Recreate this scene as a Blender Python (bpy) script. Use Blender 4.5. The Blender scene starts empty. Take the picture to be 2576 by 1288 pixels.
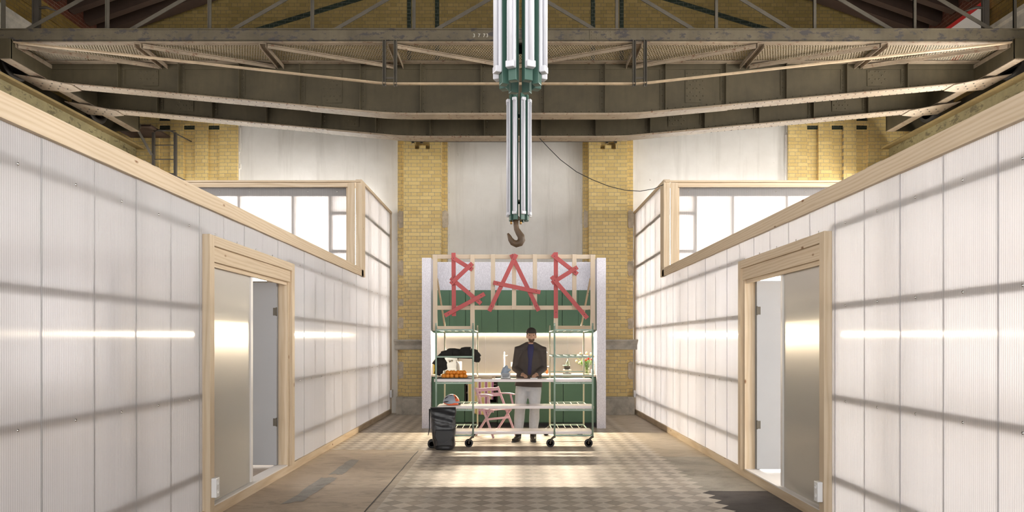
import bpy, math, random
from mathutils import Vector, Matrix, noise
random.seed(7)
PI = math.pi
scene = bpy.context.scene
C = scene.collection
# ------------------------------------------------------------------ camera
F = 1717.3                      # focal length in pixels (24 mm on 36 mm, 2576 px wide)
VX, VY, EYE = 1290.0, 861.0, 1.56
cam_d = bpy.data.cameras.new('camera')
cam = bpy.data.objects.new('camera', cam_d); C.objects.link(cam)
cam.location = (0, 0, EYE); cam.rotation_euler = (PI / 2, 0, 0)
cam_d.sensor_width = 36; cam_d.lens = 24
cam_d.shift_x = -2 / 2576; cam_d.shift_y = 217 / 2576
cam_d.clip_start = 0.05; cam_d.clip_end = 200
scene.camera = cam
scene.view_settings.view_transform = 'Standard'
scene.view_settings.look = 'None'
scene.view_settings.gamma = 1
scene.view_settings.use_curve_mapping = False
scene.view_settings.exposure = 0.0
scene.cycles.max_bounces = 8
scene.cycles.diffuse_bounces = 4
scene.cycles.glossy_bounces = 3
scene.cycles.transmission_bounces = 8
scene.cycles.transparent_max_bounces = 12
scene.cycles.sample_clamp_indirect = 6
scene.cycles.caustics_reflective = False
scene.cycles.caustics_refractive = False
# ------------------------------------------------------------------ world and fill light
w = bpy.data.worlds.new('world'); scene.world = w; w.use_nodes = True
w.node_tree.nodes['Background'].inputs[0].default_value = (0.92, 0.95, 1.0, 1)
w.node_tree.nodes['Background'].inputs[1].default_value = 0.75
def area(name, loc, rot, sx, sy, power, col=(1, 1, 1), spread=PI):
    l = bpy.data.lights.new(name, 'AREA'); l.shape = 'RECTANGLE'; l.size = sx; l.size_y = sy
    l.energy = power; l.color = col; l.spread = spread
    o = bpy.data.objects.new(name, l); C.objects.link(o); o.location = loc; o.rotation_euler = rot
    return o
# unseen area light added behind the camera to fill the hall
area('rear_fill_light', (0, -3.0, 3.6), (PI / 2, 0, 0), 13, 6.5, 850, (1, 0.97, 0.93))
WIN_L, WIN_R, WIN_F = 9.8, 25.0, 17.0         # glow strength of the added left, right and far panes

# ------------------------------------------------------------------ mesh building
class MB:
    def __init__(s): s.v = []; s.f = []; s.m = []; s.sm = []
    def add(s, vs, fs, mi=0, smooth=False):
        b = len(s.v); s.v += [tuple(v) for v in vs]
        for f in fs: s.f.append([b + i for i in f]); s.m.append(mi); s.sm.append(smooth)
        return s
    def box(s, x0, x1, y0, y1, z0, z1, mi=0):
        if x0 > x1: x0, x1 = x1, x0
        if y0 > y1: y0, y1 = y1, y0
        if z0 > z1: z0, z1 = z1, z0
        return s.add([(x0,y0,z0),(x1,y0,z0),(x1,y1,z0),(x0,y1,z0),(x0,y0,z1),(x1,y0,z1),(x1,y1,z1),(x0,y1,z1)],
                     [(0,3,2,1),(4,5,6,7),(0,1,5,4),(1,2,6,5),(2,3,7,6),(3,0,4,7)], mi)
    def beam(s, p, q, w, h, up=(0, 0, 1), mi=0):     # a bar from p to q; w across, h along "up"
        p, q = Vector(p), Vector(q); d = (q - p).normalized(); u = Vector(up)
        a = d.cross(u)
        if a.length < 1e-4: a = d.cross(Vector((1, 0, 0)))
        a.normalize(); u = a.cross(d).normalized(); a *= w / 2; u *= h / 2
        vs = [p-a-u, p+a-u, p+a+u, p-a+u, q-a-u, q+a-u, q+a+u, q-a+u]
        return s.add(vs, [(0,1,2,3),(7,6,5,4),(0,4,5,1),(1,5,6,2),(2,6,7,3),(3,7,4,0)], mi)
    def tube(s, pts, rad, n=10, mi=0, caps=True, flat=1.0):
        pts = [Vector(p) for p in pts]; rs = rad if isinstance(rad, (list, tuple)) else [rad] * len(pts)
        rings = []; ref = None
        for i, p in enumerate(pts):
            d = (pts[min(i+1, len(pts)-1)] - pts[max(i-1, 0)])
            if d.length < 1e-7: d = Vector((0, 0, 1))
            d.normalize()
            if ref is None:
                ref = Vector((1, 0, 0)) if abs(d.x) < .9 else Vector((0, 1, 0))
            a = (ref - d * ref.dot(d))
            a = a.normalized() if a.length > 1e-5 else d.orthogonal().normalized()
            ref = a; b = d.cross(a)
            rings.append([p + (a * math.cos(2*PI*k/n) + b * math.sin(2*PI*k/n) * flat) * rs[i] for k in range(n)])
        vs = [v for r in rings for v in r]; fs = []
        for i in range(len(rings) - 1):
            for k in range(n):
                fs.append((i*n+k, i*n+(k+1) % n, (i+1)*n+(k+1) % n, (i+1)*n+k))
        if caps: fs.append(tuple(range(n))[::-1]); fs.append(tuple((len(rings)-1)*n+k for k in range(n)))
        return s.add(vs, fs, mi, True)
    def lathe(s, prof, c=(0, 0, 0), n=20, axis='z', mi=0):   # prof = [(r, h)]
        vs = []
        for r, h in prof:
            for k in range(n):
                a = 2*PI*k/n; x, y = r*math.cos(a), r*math.sin(a)
                v = {'z': (x, y, h), 'x': (h, x, y), 'y': (x, h, y)}[axis]
                vs.append((v[0]+c[0], v[1]+c[1], v[2]+c[2]))
        fs = []
        for i in range(len(prof)-1):
            for k in range(n): fs.append((i*n+k, i*n+(k+1) % n, (i+1)*n+(k+1) % n, (i+1)*n+k))
        fs.append(tuple(range(n))[::-1]); fs.append(tuple((len(prof)-1)*n+k for k in range(n)))
        return s.add(vs, fs, mi, True)
    def ball(s, c, r, n=14, m=9, mi=0):
        rx, ry, rz = r if isinstance(r, (list, tuple)) else (r, r, r)
        vs = [(c[0], c[1], c[2]-rz)]
        for i in range(1, m):
            t = -PI/2 + PI*i/m
            for k in range(n):
                a = 2*PI*k/n; vs.append((c[0]+rx*math.cos(t)*math.cos(a), c[1]+ry*math.cos(t)*math.sin(a), c[2]+rz*math.sin(t)))
        vs.append((c[0], c[1], c[2]+rz)); fs = []
        for k in range(n): fs.append((0, 1+(k+1) % n, 1+k))
        for i in range(m-2):
            for k in range(n): fs.append((1+i*n+k, 1+i*n+(k+1) % n, 1+(i+1)*n+(k+1) % n, 1+(i+1)*n+k))
        L = len(vs)-1
        for k in range(n): fs.append((1+(m-2)*n+k, 1+(m-2)*n+(k+1) % n, L))
        return s.add(vs, fs, mi, True)
    def prism(s, poly, a0, a1, axis='y', mi=0):      # poly of 2-D points swept along axis
        n = len(poly)
        def P(u, v, a): return {'y': (u, a, v), 'x': (a, u, v), 'z': (u, v, a)}[axis]
        vs = [P(u, v, a0) for u, v in poly] + [P(u, v, a1) for u, v in poly]
        fs = [tuple(range(n)), tuple(range(2*n-1, n-1, -1))] + [(i, i+n, (i+1) % n + n, (i+1) % n) for i in range(n)]
        return s.add(vs, fs, mi)
    def xf(s, M):
        s.v = [tuple(M @ Vector(v)) for v in s.v]; return s
    def build(s, name, mats, parent=None, bevel=0, fix=True):
        me = bpy.data.meshes.new(name)
        xs = [v[0] for v in s.v]; ys = [v[1] for v in s.v]; zs = [v[2] for v in s.v]
        o0 = Vector(((min(xs)+max(xs))/2, (min(ys)+max(ys))/2, min(zs)))
        me.from_pydata([tuple(Vector(v) - o0) for v in s.v], [], s.f)
        if not isinstance(mats, (list, tuple)): mats = [mats]
        for m in mats: me.materials.append(m)
        for p, mi, sm in zip(me.polygons, s.m, s.sm): p.material_index = mi; p.use_smooth = sm
        if fix:
            import bmesh
            bm = bmesh.new(); bm.from_mesh(me); bmesh.ops.recalc_face_normals(bm, faces=bm.faces); bm.to_mesh(me); bm.free()
        o = bpy.data.objects.new(name, me); C.objects.link(o)
        if parent: o.parent = parent; o.location = o0 - world_loc(parent)
        else: o.location = o0
        if bevel:
            b = o.modifiers.new('bevel', 'BEVEL'); b.width = bevel; b.segments = 2; b.limit_method = 'ANGLE'
        return o
def world_loc(o):
    l = o.location.copy()
    while o.parent: o = o.parent; l += o.location
    return l
def tag(o, label=None, cat=None, group=None, kind=None):
    if label: o['label'] = label
    if cat: o['category'] = cat
    if group: o['group'] = group
    if kind: o['kind'] = kind
    return o
def thing(name, loc, label=None, cat=None, group=None):
    o = bpy.data.objects.new(name, None); C.objects.link(o); o.location = loc; o.empty_display_size = 0.1
    return tag(o, label, cat, group)
def kids(o): return [c for c in bpy.data.objects if c.parent == o]
def copy_tree(o, parent=None):
    c = o.copy(); C.objects.link(c)
    if parent: c.parent = parent
    for k in kids(o): copy_tree(k, c)
    return c
def px(x, y, Y):                # photograph pixel at a known depth -> point in the hall
    return Vector(((x - VX) * Y / F, Y, EYE + (VY - y) * Y / F))

# ------------------------------------------------------------------ materials
class NT:
    def __init__(s, name):
        s.mat = bpy.data.materials.new(name); s.mat.use_nodes = True; s.t = s.mat.node_tree; s.t.nodes.clear()
        s.out = s.n('ShaderNodeOutputMaterial')
    def n(s, typ, **kw):
        nd = s.t.nodes.new(typ)
        for k, v in kw.items():
            if k.startswith('_'): setattr(nd, k[1:], v)
        return nd
    def l(s, a, b): s.t.links.new(a, b)
    def val(s, v, sock):
        if hasattr(v, 'is_linked') or isinstance(v, bpy.types.NodeSocket): s.l(v, sock)
        else: sock.default_value = v
    def pos(s): return s.n('ShaderNodeNewGeometry').outputs['Position']
    def obj(s): return s.n('ShaderNodeTexCoord').outputs['Object']
    def mapping(s, vec, scale=(1, 1, 1), loc=(0, 0, 0), rot=(0, 0, 0)):
        m = s.n('ShaderNodeMapping'); s.l(vec, m.inputs[0]); m.inputs['Scale'].default_value = scale
        m.inputs['Location'].default_value = loc; m.inputs['Rotation'].default_value = rot; return m.outputs[0]
    def noise(s, vec, scale=5, detail=4, rough=.55, dist=0):
        n = s.n('ShaderNodeTexNoise'); s.l(vec, n.inputs['Vector']); n.inputs['Scale'].default_value = scale
        n.inputs['Detail'].default_value = detail; n.inputs['Roughness'].default_value = rough
        n.inputs['Distortion'].default_value = dist; return n.outputs['Fac']
    def ramp(s, fac, stops):
        r = s.n('ShaderNodeValToRGB'); s.l(fac, r.inputs[0]); el = r.color_ramp.elements
        while len(el) < len(stops): el.new(0.5)
        for e, (p, c) in zip(el, stops): e.position = p; e.color = (*c, 1) if len(c) == 3 else c
        return r.outputs[0]
    def math(s, op, a, b=0.0, c=None):
        m = s.n('ShaderNodeMath', _operation=op); s.val(a, m.inputs[0]); s.val(b, m.inputs[1])
        if c is not None: s.val(c, m.inputs[2])
        return m.outputs[0]
    def mix(s, fac, a, b, typ='MIX'):
        m = s.n('ShaderNodeMix', _data_type='RGBA', _blend_type=typ); s.val(fac, m.inputs[0])
        for v, k in ((a, 6), (b, 7)):
            s.val((*v, 1) if isinstance(v, tuple) and len(v) == 3 else v, m.inputs[k])
        return m.outputs[2]
    def sep(s, vec):
        n = s.n('ShaderNodeSeparateXYZ'); s.l(vec, n.inputs[0]); return n.outputs
    def comb(s, x, y, z):
        n = s.n('ShaderNodeCombineXYZ')
        for v, k in zip((x, y, z), n.inputs): s.val(v, k)
        return n.outputs[0]
    def bump(s, h, strength=.3, dist=.01):
        b = s.n('ShaderNodeBump'); s.l(h, b.inputs['Height']); b.inputs['Strength'].default_value = strength
        b.inputs['Distance'].default_value = dist; return b.outputs[0]
    def bsdf(s, col, rough=.6, metal=0, spec=.5, normal=None, emis=None, es=0, trans=0, coat=0):
        b = s.n('ShaderNodeBsdfPrincipled')
        s.val((*col, 1) if isinstance(col, tuple) and len(col) == 3 else col, b.inputs['Base Color'])
        s.val(rough, b.inputs['Roughness']); s.val(metal, b.inputs['Metallic'])
        b.inputs['Specular IOR Level'].default_value = spec
        b.inputs['Transmission Weight'].default_value = trans
        b.inputs['Coat Weight'].default_value = coat
        if normal is not None: s.l(normal, b.inputs['Normal'])
        if emis: b.inputs['Emission Color'].default_value = (*emis, 1); b.inputs['Emission Strength'].default_value = es
        return b.outputs[0]
    def done(s, sh): s.l(sh, s.out.inputs[0]); return s.mat
def plain(name, col, rough=.6, metal=0, var=.12, scale=20, spec=.5, bump=0, **k):
    t = NT(name); v = t.obj(); n = t.noise(v, scale, 3)
    c = t.mix(n, tuple(x*(1-var) for x in col), tuple(min(1, x*(1+var)) for x in col))
    nb = t.bump(t.noise(v, scale*3, 3), bump, .004) if bump else None
    return t.done(t.bsdf(c, rough, metal, spec, nb, **k))
def wood(name, axis, base=(.61, .50, .365), dark=(.47, .345, .215), grain=1.0):
    t = NT(name); p = t.pos()
    sc = [9, 9, 9]; sc['xyz'.index(axis)] = .7
    m = t.mapping(p, tuple(sc)); n1 = t.noise(m, 2.2, 5, .6, 1.6)
    wv = t.n('ShaderNodeTexWave', _wave_type='RINGS', _rings_direction='SPHERICAL'); t.l(m, wv.inputs[0])
    wv.inputs['Scale'].default_value = 1.6; wv.inputs['Distortion'].default_value = 9; wv.inputs['Detail'].default_value = 2
    wv.inputs['Detail Scale'].default_value = .6
    sc2 = [60, 60, 60]; sc2['xyz'.index(axis)] = 2.5
    fine = t.noise(t.mapping(p, tuple(sc2)), 2, 3)
    f = t.math('MULTIPLY', wv.outputs['Fac'], .55 * grain); f = t.math('ADD', f, t.math('MULTIPLY', n1, .5))
    c = t.ramp(f, [(.15, base), (.55, tuple(b*.6+d*.4 for b, d in zip(base, dark))), (.9, dark)])
    c = t.mix(t.math('MULTIPLY', fine, .5), c, tuple(b*1.15 for b in base))
    vo = t.n('ShaderNodeTexVoronoi'); sc3 = [3.2, 3.2, 3.2]; sc3['xyz'.index(axis)] = 1.5
    t.l(t.mapping(p, tuple(sc3), (.3, .2, .5)), vo.inputs[0]); vo.inputs['Scale'].default_value = 1.4
    k = t.ramp(vo.outputs['Distance'], [(.035, (1, 1, 1)), (.075, (0, 0, 0))])
    c = t.mix(k, c, (.22, .11, .05))
    return t.done(t.bsdf(c, .6, 0, .3, t.bump(fine, .15, .003)))
WX, WY, WZ = wood('pine_x', 'x'), wood('pine_y', 'y'), wood('pine_z', 'z')
PALE = (.66, .55, .42)
SX, SZ = wood('sign_pine_x', 'x', PALE, (.56, .45, .33), .5), wood('sign_pine_z', 'z', PALE, (.56, .45, .33), .5)
def brick_mat(name, c1, c2, mortar, xsel='x', dirt=.5, w_=.25):
    t = NT(name); p = t.pos(); s = t.sep(p)
    v = t.comb(s[0] if xsel == 'x' else s[1], s[2], 0.0)
    b = t.n('ShaderNodeTexBrick'); t.l(v, b.inputs['Vector'])
    b.offset = .5; b.offset_frequency = 2; b.squash = .5; b.squash_frequency = 2
    b.inputs['Scale'].default_value = 1; b.inputs['Brick Width'].default_value = w_
    b.inputs['Row Height'].default_value = .0785; b.inputs['Mortar Size'].default_value = .0042
    b.inputs['Mortar Smooth'].default_value = .2; b.inputs['Bias'].default_value = 0
    b.inputs['Color1'].default_value = (*c1, 1); b.inputs['Color2'].default_value = (*c2, 1)
    b.inputs['Mortar'].default_value = (*mortar, 1)
    big = t.noise(p, .9, 5, .6); c = t.mix(t.ramp(big, [(.35, (0, 0, 0)), (.75, (dirt, dirt, dirt))]), b.outputs['Color'], tuple(x*.45 for x in c1))
    fine = t.noise(p, 60, 3); c = t.mix(.25, c, t.ramp(fine, [(.3, (.35, .35, .35)), (.7, (1, 1, 1))]), 'MULTIPLY')
    h = t.math('SUBTRACT', 1.0, b.outputs['Fac'])
    return t.done(t.bsdf(c, t.math('ADD', t.math('MULTIPLY', b.outputs['Fac'], .4), .38), 0, .4, t.bump(h, .6, .004)))
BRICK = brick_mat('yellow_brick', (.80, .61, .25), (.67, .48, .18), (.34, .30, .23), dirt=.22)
BRICK_D = brick_mat('dark_yellow_brick', (.31, .22, .078), (.23, .16, .052), (.12, .10, .07), dirt=.5)  # darker brick tone for the gable
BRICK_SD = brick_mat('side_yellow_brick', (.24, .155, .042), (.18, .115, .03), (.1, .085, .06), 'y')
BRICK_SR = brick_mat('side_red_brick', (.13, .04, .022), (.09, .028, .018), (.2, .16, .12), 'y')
GREENB = brick_mat('green_glazed_brick', (.022, .032, .02), (.016, .024, .015), (.12, .12, .1), w_=.2)
def plaster():
    t = NT('old_plaster'); p = t.pos(); n1 = t.noise(p, 1.2, 6, .6); n2 = t.noise(t.mapping(p, (3, 3, .25)), 1.5, 5, .6)
    c = t.ramp(n1, [(.3, (.68, .65, .60)), (.7, (.79, .765, .72))])
    c = t.mix(t.ramp(n2, [(.52, (0, 0, 0)), (.75, (.5, .5, .5))]), c, (.46, .43, .38))
    n3 = t.noise(p, 7, 6, .7); c = t.mix(t.ramp(n3, [(.70, (0, 0, 0)), (.74, (1, 1, 1))]), c, (.36, .31, .24))
    return t.done(t.bsdf(c, .85, 0, .2, t.bump(t.noise(p, 12, 5), .25, .01)))
PLASTER = plaster()
def stone(name, c=(.33, .30, .26), sc=4):
    t = NT(name); p = t.pos(); n1 = t.noise(p, sc, 6, .65)
    col = t.ramp(n1, [(.3, tuple(x*.65 for x in c)), (.7, tuple(x*1.2 for x in c))])
    return t.done(t.bsdf(col, .85, 0, .2, t.bump(t.noise(p, 30, 4), .4, .006)))
STONE = stone('sandstone', (.50, .46, .39)); PATCH = stone('mortar_patch', (.55, .48, .38), 9)
def floor_mat(name, a, b, c, rough=.55, grit=0.0):
    t = NT(name); p = t.pos(); n1 = t.noise(p, .8, 6, .62, .6); n2 = t.noise(t.mapping(p, (1, 2.2, 1)), 3.2, 6, .7, .8)
    col = t.ramp(n1, [(.32, a), (.52, b), (.7, c)])
    col = t.mix(t.ramp(n2, [(.5, (0, 0, 0)), (.72, (.6, .6, .6))]), col, tuple(x*.6 for x in a))
    g = t.noise(p, 160, 2); col = t.mix(.25 + grit, col, t.ramp(g, [(.35, (.45, .45, .45)), (.65, (1, 1, 1))]), 'MULTIPLY')
    return t.done(t.bsdf(col, t.math('ADD', rough - .1, t.math('MULTIPLY', n2, .25)), 0, .45, t.bump(g, .15 + grit, .002)))
CONC_L = floor_mat('worn_concrete', (0.362, 0.290, 0.225), (0.551, 0.450, 0.341), (0.623, 0.522, 0.420))
CONC_R = floor_mat('light_concrete', (0.450, 0.375, 0.275), (0.562, 0.481, 0.375), (0.625, 0.537, 0.425))
CONC_G = floor_mat('rough_screed', (.40, .365, .31), (.55, .505, .43), (.60, .55, .47), .75, .3)
ASPH = floor_mat('dark_asphalt', (.085, .075, .075), (.125, .11, .105), (.16, .14, .13), .8, .3)
BORDER = floor_mat('border_tile', (0.468, 0.390, 0.312), (0.546, 0.468, 0.377), (0.598, 0.520, 0.416))
GREYP = floor_mat('grey_filler', (0.312, 0.293, 0.273), (0.403, 0.390, 0.364), (0.481, 0.455, 0.429), .7, .2)
TL = [floor_mat('pale_tile_%s' % k, tuple(x*f for x in (.60, .535, .45)), tuple(x*f for x in (.66, .595, .505)), tuple(x*f for x in (.70, .63, .54)), .42) for k, f in (('a', .92), ('b', 1.0), ('c', 1.06))]
TD = [floor_mat('tan_tile_%s' % k, tuple(x*f for x in (.37, .315, .25)), tuple(x*f for x in (.43, .37, .30)), tuple(x*f for x in (.47, .405, .33)), .42) for k, f in (('a', .9), ('b', 1.0), ('c', 1.1))]
def steel(name, base, rust=(.20, .085, .035), amt=.55, rough=.6, chip=None, spec=.35):
    t = NT(name); p = t.pos(); n1 = t.noise(p, 1.7, 6, .65); n2 = t.noise(p, 11, 7, .75); n3 = t.noise(t.mapping(p, (6, 6, .8)), 2, 5)
    c = t.ramp(n1, [(.3, tuple(x*.72 for x in base)), (.7, tuple(min(1, x*1.2) for x in base))])
    c = t.mix(t.ramp(n3, [(.45, (0, 0, 0)), (.8, (.45, .45, .45))]), c, tuple(x*.6 for x in base))
    c = t.mix(t.ramp(n2, [(amt, (0, 0, 0)), (amt+.05, (1, 1, 1))]), c, rust)
    if chip: c = t.mix(t.ramp(t.noise(t.mapping(p, (1, 1, 2.2)), 4.5, 8, .75), [(.54, (0, 0, 0)), (.57, (1, 1, 1))]), c, chip)
    return t.done(t.bsdf(c, rough, 0, spec, t.bump(n2, .25, .004)))
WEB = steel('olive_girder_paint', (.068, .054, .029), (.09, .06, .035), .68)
FLANGE = steel('lit_flange_paint', (.27, .21, .145), (.15, .08, .045), .57)  # lighter than the web: light from below is put into this colour
BEAMT = steel('chipped_beam_paint', (.11, .09, .058), (.17, .06, .035), .66, chip=(.055, .047, .045))
RUNWAY = steel('runway_paint', (.27, .23, .12), (.14, .085, .04), .60, chip=(.13, .105, .055))
RUNTOP = steel('runway_flange', (.30, .22, .095), (.14, .085, .04), .62)
DARKST = steel('dark_steel', (.05, .042, .033), (.08, .04, .02), .65)
GREYST = steel('grey_strut_paint', (.10, .086, .065), (.08, .055, .04), .68)
HOOKM = steel('rusty_hook', (.10, .062, .034), (.19, .08, .03), .6, .5)
MINT = steel('mint_rack_paint', (.33, .45, .37), (.17, .12, .08), .63, .4, spec=.5)
CREAM_R = steel('cream_rack_paint', (.62, .60, .45), (.25, .2, .12), .66, .4, spec=.5)
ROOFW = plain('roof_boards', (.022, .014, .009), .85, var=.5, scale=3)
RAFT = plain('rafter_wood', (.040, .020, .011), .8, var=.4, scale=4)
def poly_mat(name, tint=(.94, .925, .93)):
    t = NT(name); s = t.sep(t.pos()); u = t.math('ADD', s[0], s[1])
    ph = t.math('MULTIPLY', u, 2*PI/.0165); sn = t.math('SINE', ph)
    h = t.math('MULTIPLY', sn, .5)
    seam = t.ramp(t.math('ADD', t.math('MULTIPLY', sn, .5), .5), [(.02, tuple(x*.80 for x in tint)), (.35, tint), (1, tint)])
    wob = t.noise(t.comb(t.math('MULTIPLY', u, 14), 0.0, t.math('MULTIPLY', s[2], .15)), 1, 3)
    seam = t.mix(t.math('MULTIPLY', wob, .35), seam, tuple(x*.72 for x in tint))
    bn = t.bump(h, .55, .003)
    tr = t.n('ShaderNodeBsdfTranslucent'); t.l(seam, tr.inputs[0]); t.l(bn, tr.inputs['Normal'])
    rf = t.n('ShaderNodeBsdfRefraction'); t.l(seam, rf.inputs[0]); rf.inputs['Roughness'].default_value = .34; rf.inputs['IOR'].default_value = 1.12; t.l(bn, rf.inputs['Normal'])
    df = t.n('ShaderNodeBsdfDiffuse'); t.l(seam, df.inputs[0])
    gl = t.n('ShaderNodeBsdfAnisotropic'); gl.inputs['Roughness'].default_value = .15; gl.inputs['Anisotropy'].default_value = .78; gl.inputs[0].default_value = (1, 1, 1, 1); t.l(t.comb(0.0, 0.0, 1.0), gl.inputs['Tangent'])
    m1 = t.n('ShaderNodeMixShader'); m1.inputs[0].default_value = .36; t.l(tr.outputs[0], m1.inputs[1]); t.l(rf.outputs[0], m1.inputs[2])
    m2 = t.n('ShaderNodeMixShader'); m2.inputs[0].default_value = .22; t.l(m1.outputs[0], m2.inputs[1]); t.l(df.outputs[0], m2.inputs[2])
    fr = t.n('ShaderNodeFresnel'); fr.inputs[0].default_value = 1.5
    m3 = t.n('ShaderNodeMixShader'); t.l(t.math('MINIMUM', t.math('MULTIPLY', fr.outputs[0], .6), .32), m3.inputs[0]); t.l(m2.outputs[0], m3.inputs[1]); t.l(gl.outputs[0], m3.inputs[2])
    return t.done(m3.outputs[0])
POLY = poly_mat('fluted_polycarbonate')
def brushed(name, col, rough=.3, aniso=0):
    t = NT(name); p = t.pos(); n = t.noise(t.mapping(p, (40, 40, 2)), 3, 3)
    if aniso:
        gl = t.n('ShaderNodeBsdfAnisotropic'); gl.inputs['Roughness'].default_value = rough; gl.inputs['Anisotropy'].default_value = aniso
        t.l(t.mix(n, tuple(x*.95 for x in col), col), gl.inputs[0]); t.l(t.comb(0.0, 0.0, 1.0), gl.inputs['Tangent'])
        df = t.n('ShaderNodeBsdfDiffuse'); df.inputs[0].default_value = (*[min(.8, x*1.9) for x in col], 1); mx = t.n('ShaderNodeMixShader'); mx.inputs[0].default_value = .5
        t.l(df.outputs[0], mx.inputs[1]); t.l(gl.outputs[0], mx.inputs[2]); return t.done(mx.outputs[0])
    return t.done(t.bsdf(t.mix(n, tuple(x*.93 for x in col), col), t.math('ADD', rough-.04, t.math('MULTIPLY', n, .08)), 1.0, .5))
ALU = brushed('aluminium_door_skin', (.40, .38, .345), .30, .35)
ALU_IN = plain('grey_door_skin', (.30, .30, .305), .55, .2, .04, 4)
SPLASH = brushed('stainless_backsplash', (.27, .245, .22), .42)
def foil():
    t = NT('silver_foil_board'); p = t.pos(); n = t.noise(t.mapping(p, (90, 90, 25)), 1.5, 4, .7); n2 = t.noise(p, 3, 3)
    c = t.ramp(n, [(.3, (.40, .38, .42)), (.7, (.74, .72, .76))]); c = t.mix(t.math('MULTIPLY', n2, .4), c, (.5, .48, .53))
    return t.done(t.bsdf(c, .42, .55, .5, t.bump(n, .3, .003)))
FOIL = foil()
GREEN = plain('dark_green_laminate', (.065, .15, .088), .5, 0, .06, 8)
DGREEN = plain('green_edge', (.03, .065, .04), .5)
WHITE = plain('white_plastic', (.82, .82, .83), .35, 0, .03, 5)
WHITEP = plain('white_paint', (.80, .77, .74), .5, 0, .04, 5)
PLANK = plain('glossy_pink_white_plank', (.88, .80, .79), .22, 0, .05, 4, coat=.4)
BLACK = plain('black_rubber', (.02, .02, .02), .55)
CHROME = plain('chrome', (.75, .74, .72), .18, 1, .03, 4)
RED = plain('red_painted_board', (.46, .085, .085), .6, 0, .15, 9)
TUBEG = plain('green_tube_paint', (.045, .10, .078), .34, 0, .08, 5)
BATTEN = plain('white_lamp_housing', (.64, .64, .68), .3, 0, .03, 5)
LAMPW = plain('white_lamp_plastic', (.60, .60, .64), .35, 0, .03, 5)
BRASS = plain('brass', (.35, .20, .07), .35, .9, .1)
def emit(name, col, st):
    t = NT(name); e = t.n('ShaderNodeEmission'); e.inputs[0].default_value = (*col, 1); e.inputs[1].default_value = st
    return t.done(e.outputs[0])
GLOW_L, GLOW_R = emit('left_backlight_glow', (1, .975, .95), WIN_L), emit('right_backlight_glow', (1, .97, .93), WIN_R)  # glow of the added side panes behind the cabins
GLOW_F = emit('far_backlight_glow', (1, .975, .94), WIN_F)  # glow of the added panes behind the tall cabin ends
LEDM = emit('led_strip_light', (1, .82, .56), 60)
def mesh_grate():
    t = NT('expanded_metal'); s = t.sep(t.pos())
    a = t.math('MULTIPLY', s[0], 2*PI/.042); b = t.math('MULTIPLY', s[1], 2*PI/.106)
    f = t.math('MULTIPLY', t.math('COSINE', t.math('ADD', a, b)), 1.0)
    g = t.math('COSINE', t.math('SUBTRACT', a, b)); k = t.math('ADD', f, g)
    hole = t.math('GREATER_THAN', k, 0.15)
    tr = t.n('ShaderNodeBsdfTransparent'); sh = t.bsdf((.30, .245, .165), .6)
    m = t.n('ShaderNodeMixShader'); t.l(hole, m.inputs[0]); t.l(sh, m.inputs[1]); t.l(tr.outputs[0], m.inputs[2])
    return t.done(m.outputs[0])
GRATE = mesh_grate()

# ================================================================== SETTING
HX = 8.9
fl = MB()
def frect(x0, x1, y0, y1, mi): fl.add([(x0, y0, 0), (x1, y0, 0), (x1, y1, 0), (x0, y1, 0)], [(0, 1, 2, 3)], mi)
frect(-HX, -1.27, -3, 15.3, 0); frect(-1.27, 2.2, -3, 15.3, 3)
for x0, x1, y0, y1, mi in ((2.2, HX, 9.3, 15.3, 1),): frect(x0, x1, y0, y1, mi)
frect(2.2, HX, 7.16, 9.3, 2); frect(2.2, HX, -3, 7.16, 4)
# the filler between the toothed tile edge and x = 2.2
tag(fl.build('floor', [CONC_L, CONC_R, CONC_G, GREYP, ASPH], fix=False), kind='structure')
D = .215; X0 = -1.27
edge = MB()
for y0, y1, mi in ((-1, 7.16, 2), (7.16, 9.3, 1), (9.3, 15.2, 0)): edge.add([(1.9, y0, .0012), (2.2, y0, .0012), (2.2, y1, .0012), (1.9, y1, .0012)], [(0, 1, 2, 3)], mi)
tag(edge.build('floor', [CONC_R, CONC_G, ASPH], fix=False), kind='structure')
tl = MB()
def tile(cx, cy, dark, clip=None):
    h = D/2 - .0018; z = .0024
    q = [(cx-h, cy), (cx, cy-h), (cx+h, cy), (cx, cy+h)]
    if clip is not None and cx - h < clip:
        if cx > clip + .02: q = [(clip, cy+(h-(cx-clip))), (clip, cy-(h-(cx-clip))), (cx, cy-h), (cx+h, cy), (cx, cy+h)]
        else: q = [(clip, cy-h), (cx+h, cy), (clip, cy+h)]
    tl.add([(a, b, z) for a, b in q], [tuple(range(len(q)))], (3 if dark else 0) + random.choice((0, 1, 1, 2)))
for j in range(0, 62):
    for half in (0, 1):
        cy = 2.0 + j*D + half*D/2
        if cy > 15: continue
        for i in range(-7, 16):
            cx = X0 + i*D + half*D/2
            if cx > 2.08: continue
            if half and i == 15: continue
            if cy < 9.85:
                if cx < X0 - .001: continue
                tile(cx, cy, half == 1, X0)
            elif cx > -2.62: tile(cx, cy, half == 1)
tag(tl.build('floor', TL + TD, fix=False), kind='structure')
bd = MB(); bd.add([(-1.345, -1, .002), (-1.272, -1, .002), (-1.272, 9.8, .002), (-1.345, 9.8, .002)], [(0, 1, 2, 3)], 0)
for k in range(40):
    y = -1 + k*.28
    if y < 9.7: bd.add([(-1.345, y, .0025), (-1.272, y, .0025), (-1.272, y+.004, .0025), (-1.345, y+.004, .0025)], [(0, 1, 2, 3)], 1)
pts = [(-1.36, -1)] + [(-1.36 + random.uniform(-.004, .004), .2*k) for k in range(0, 50)]
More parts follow.
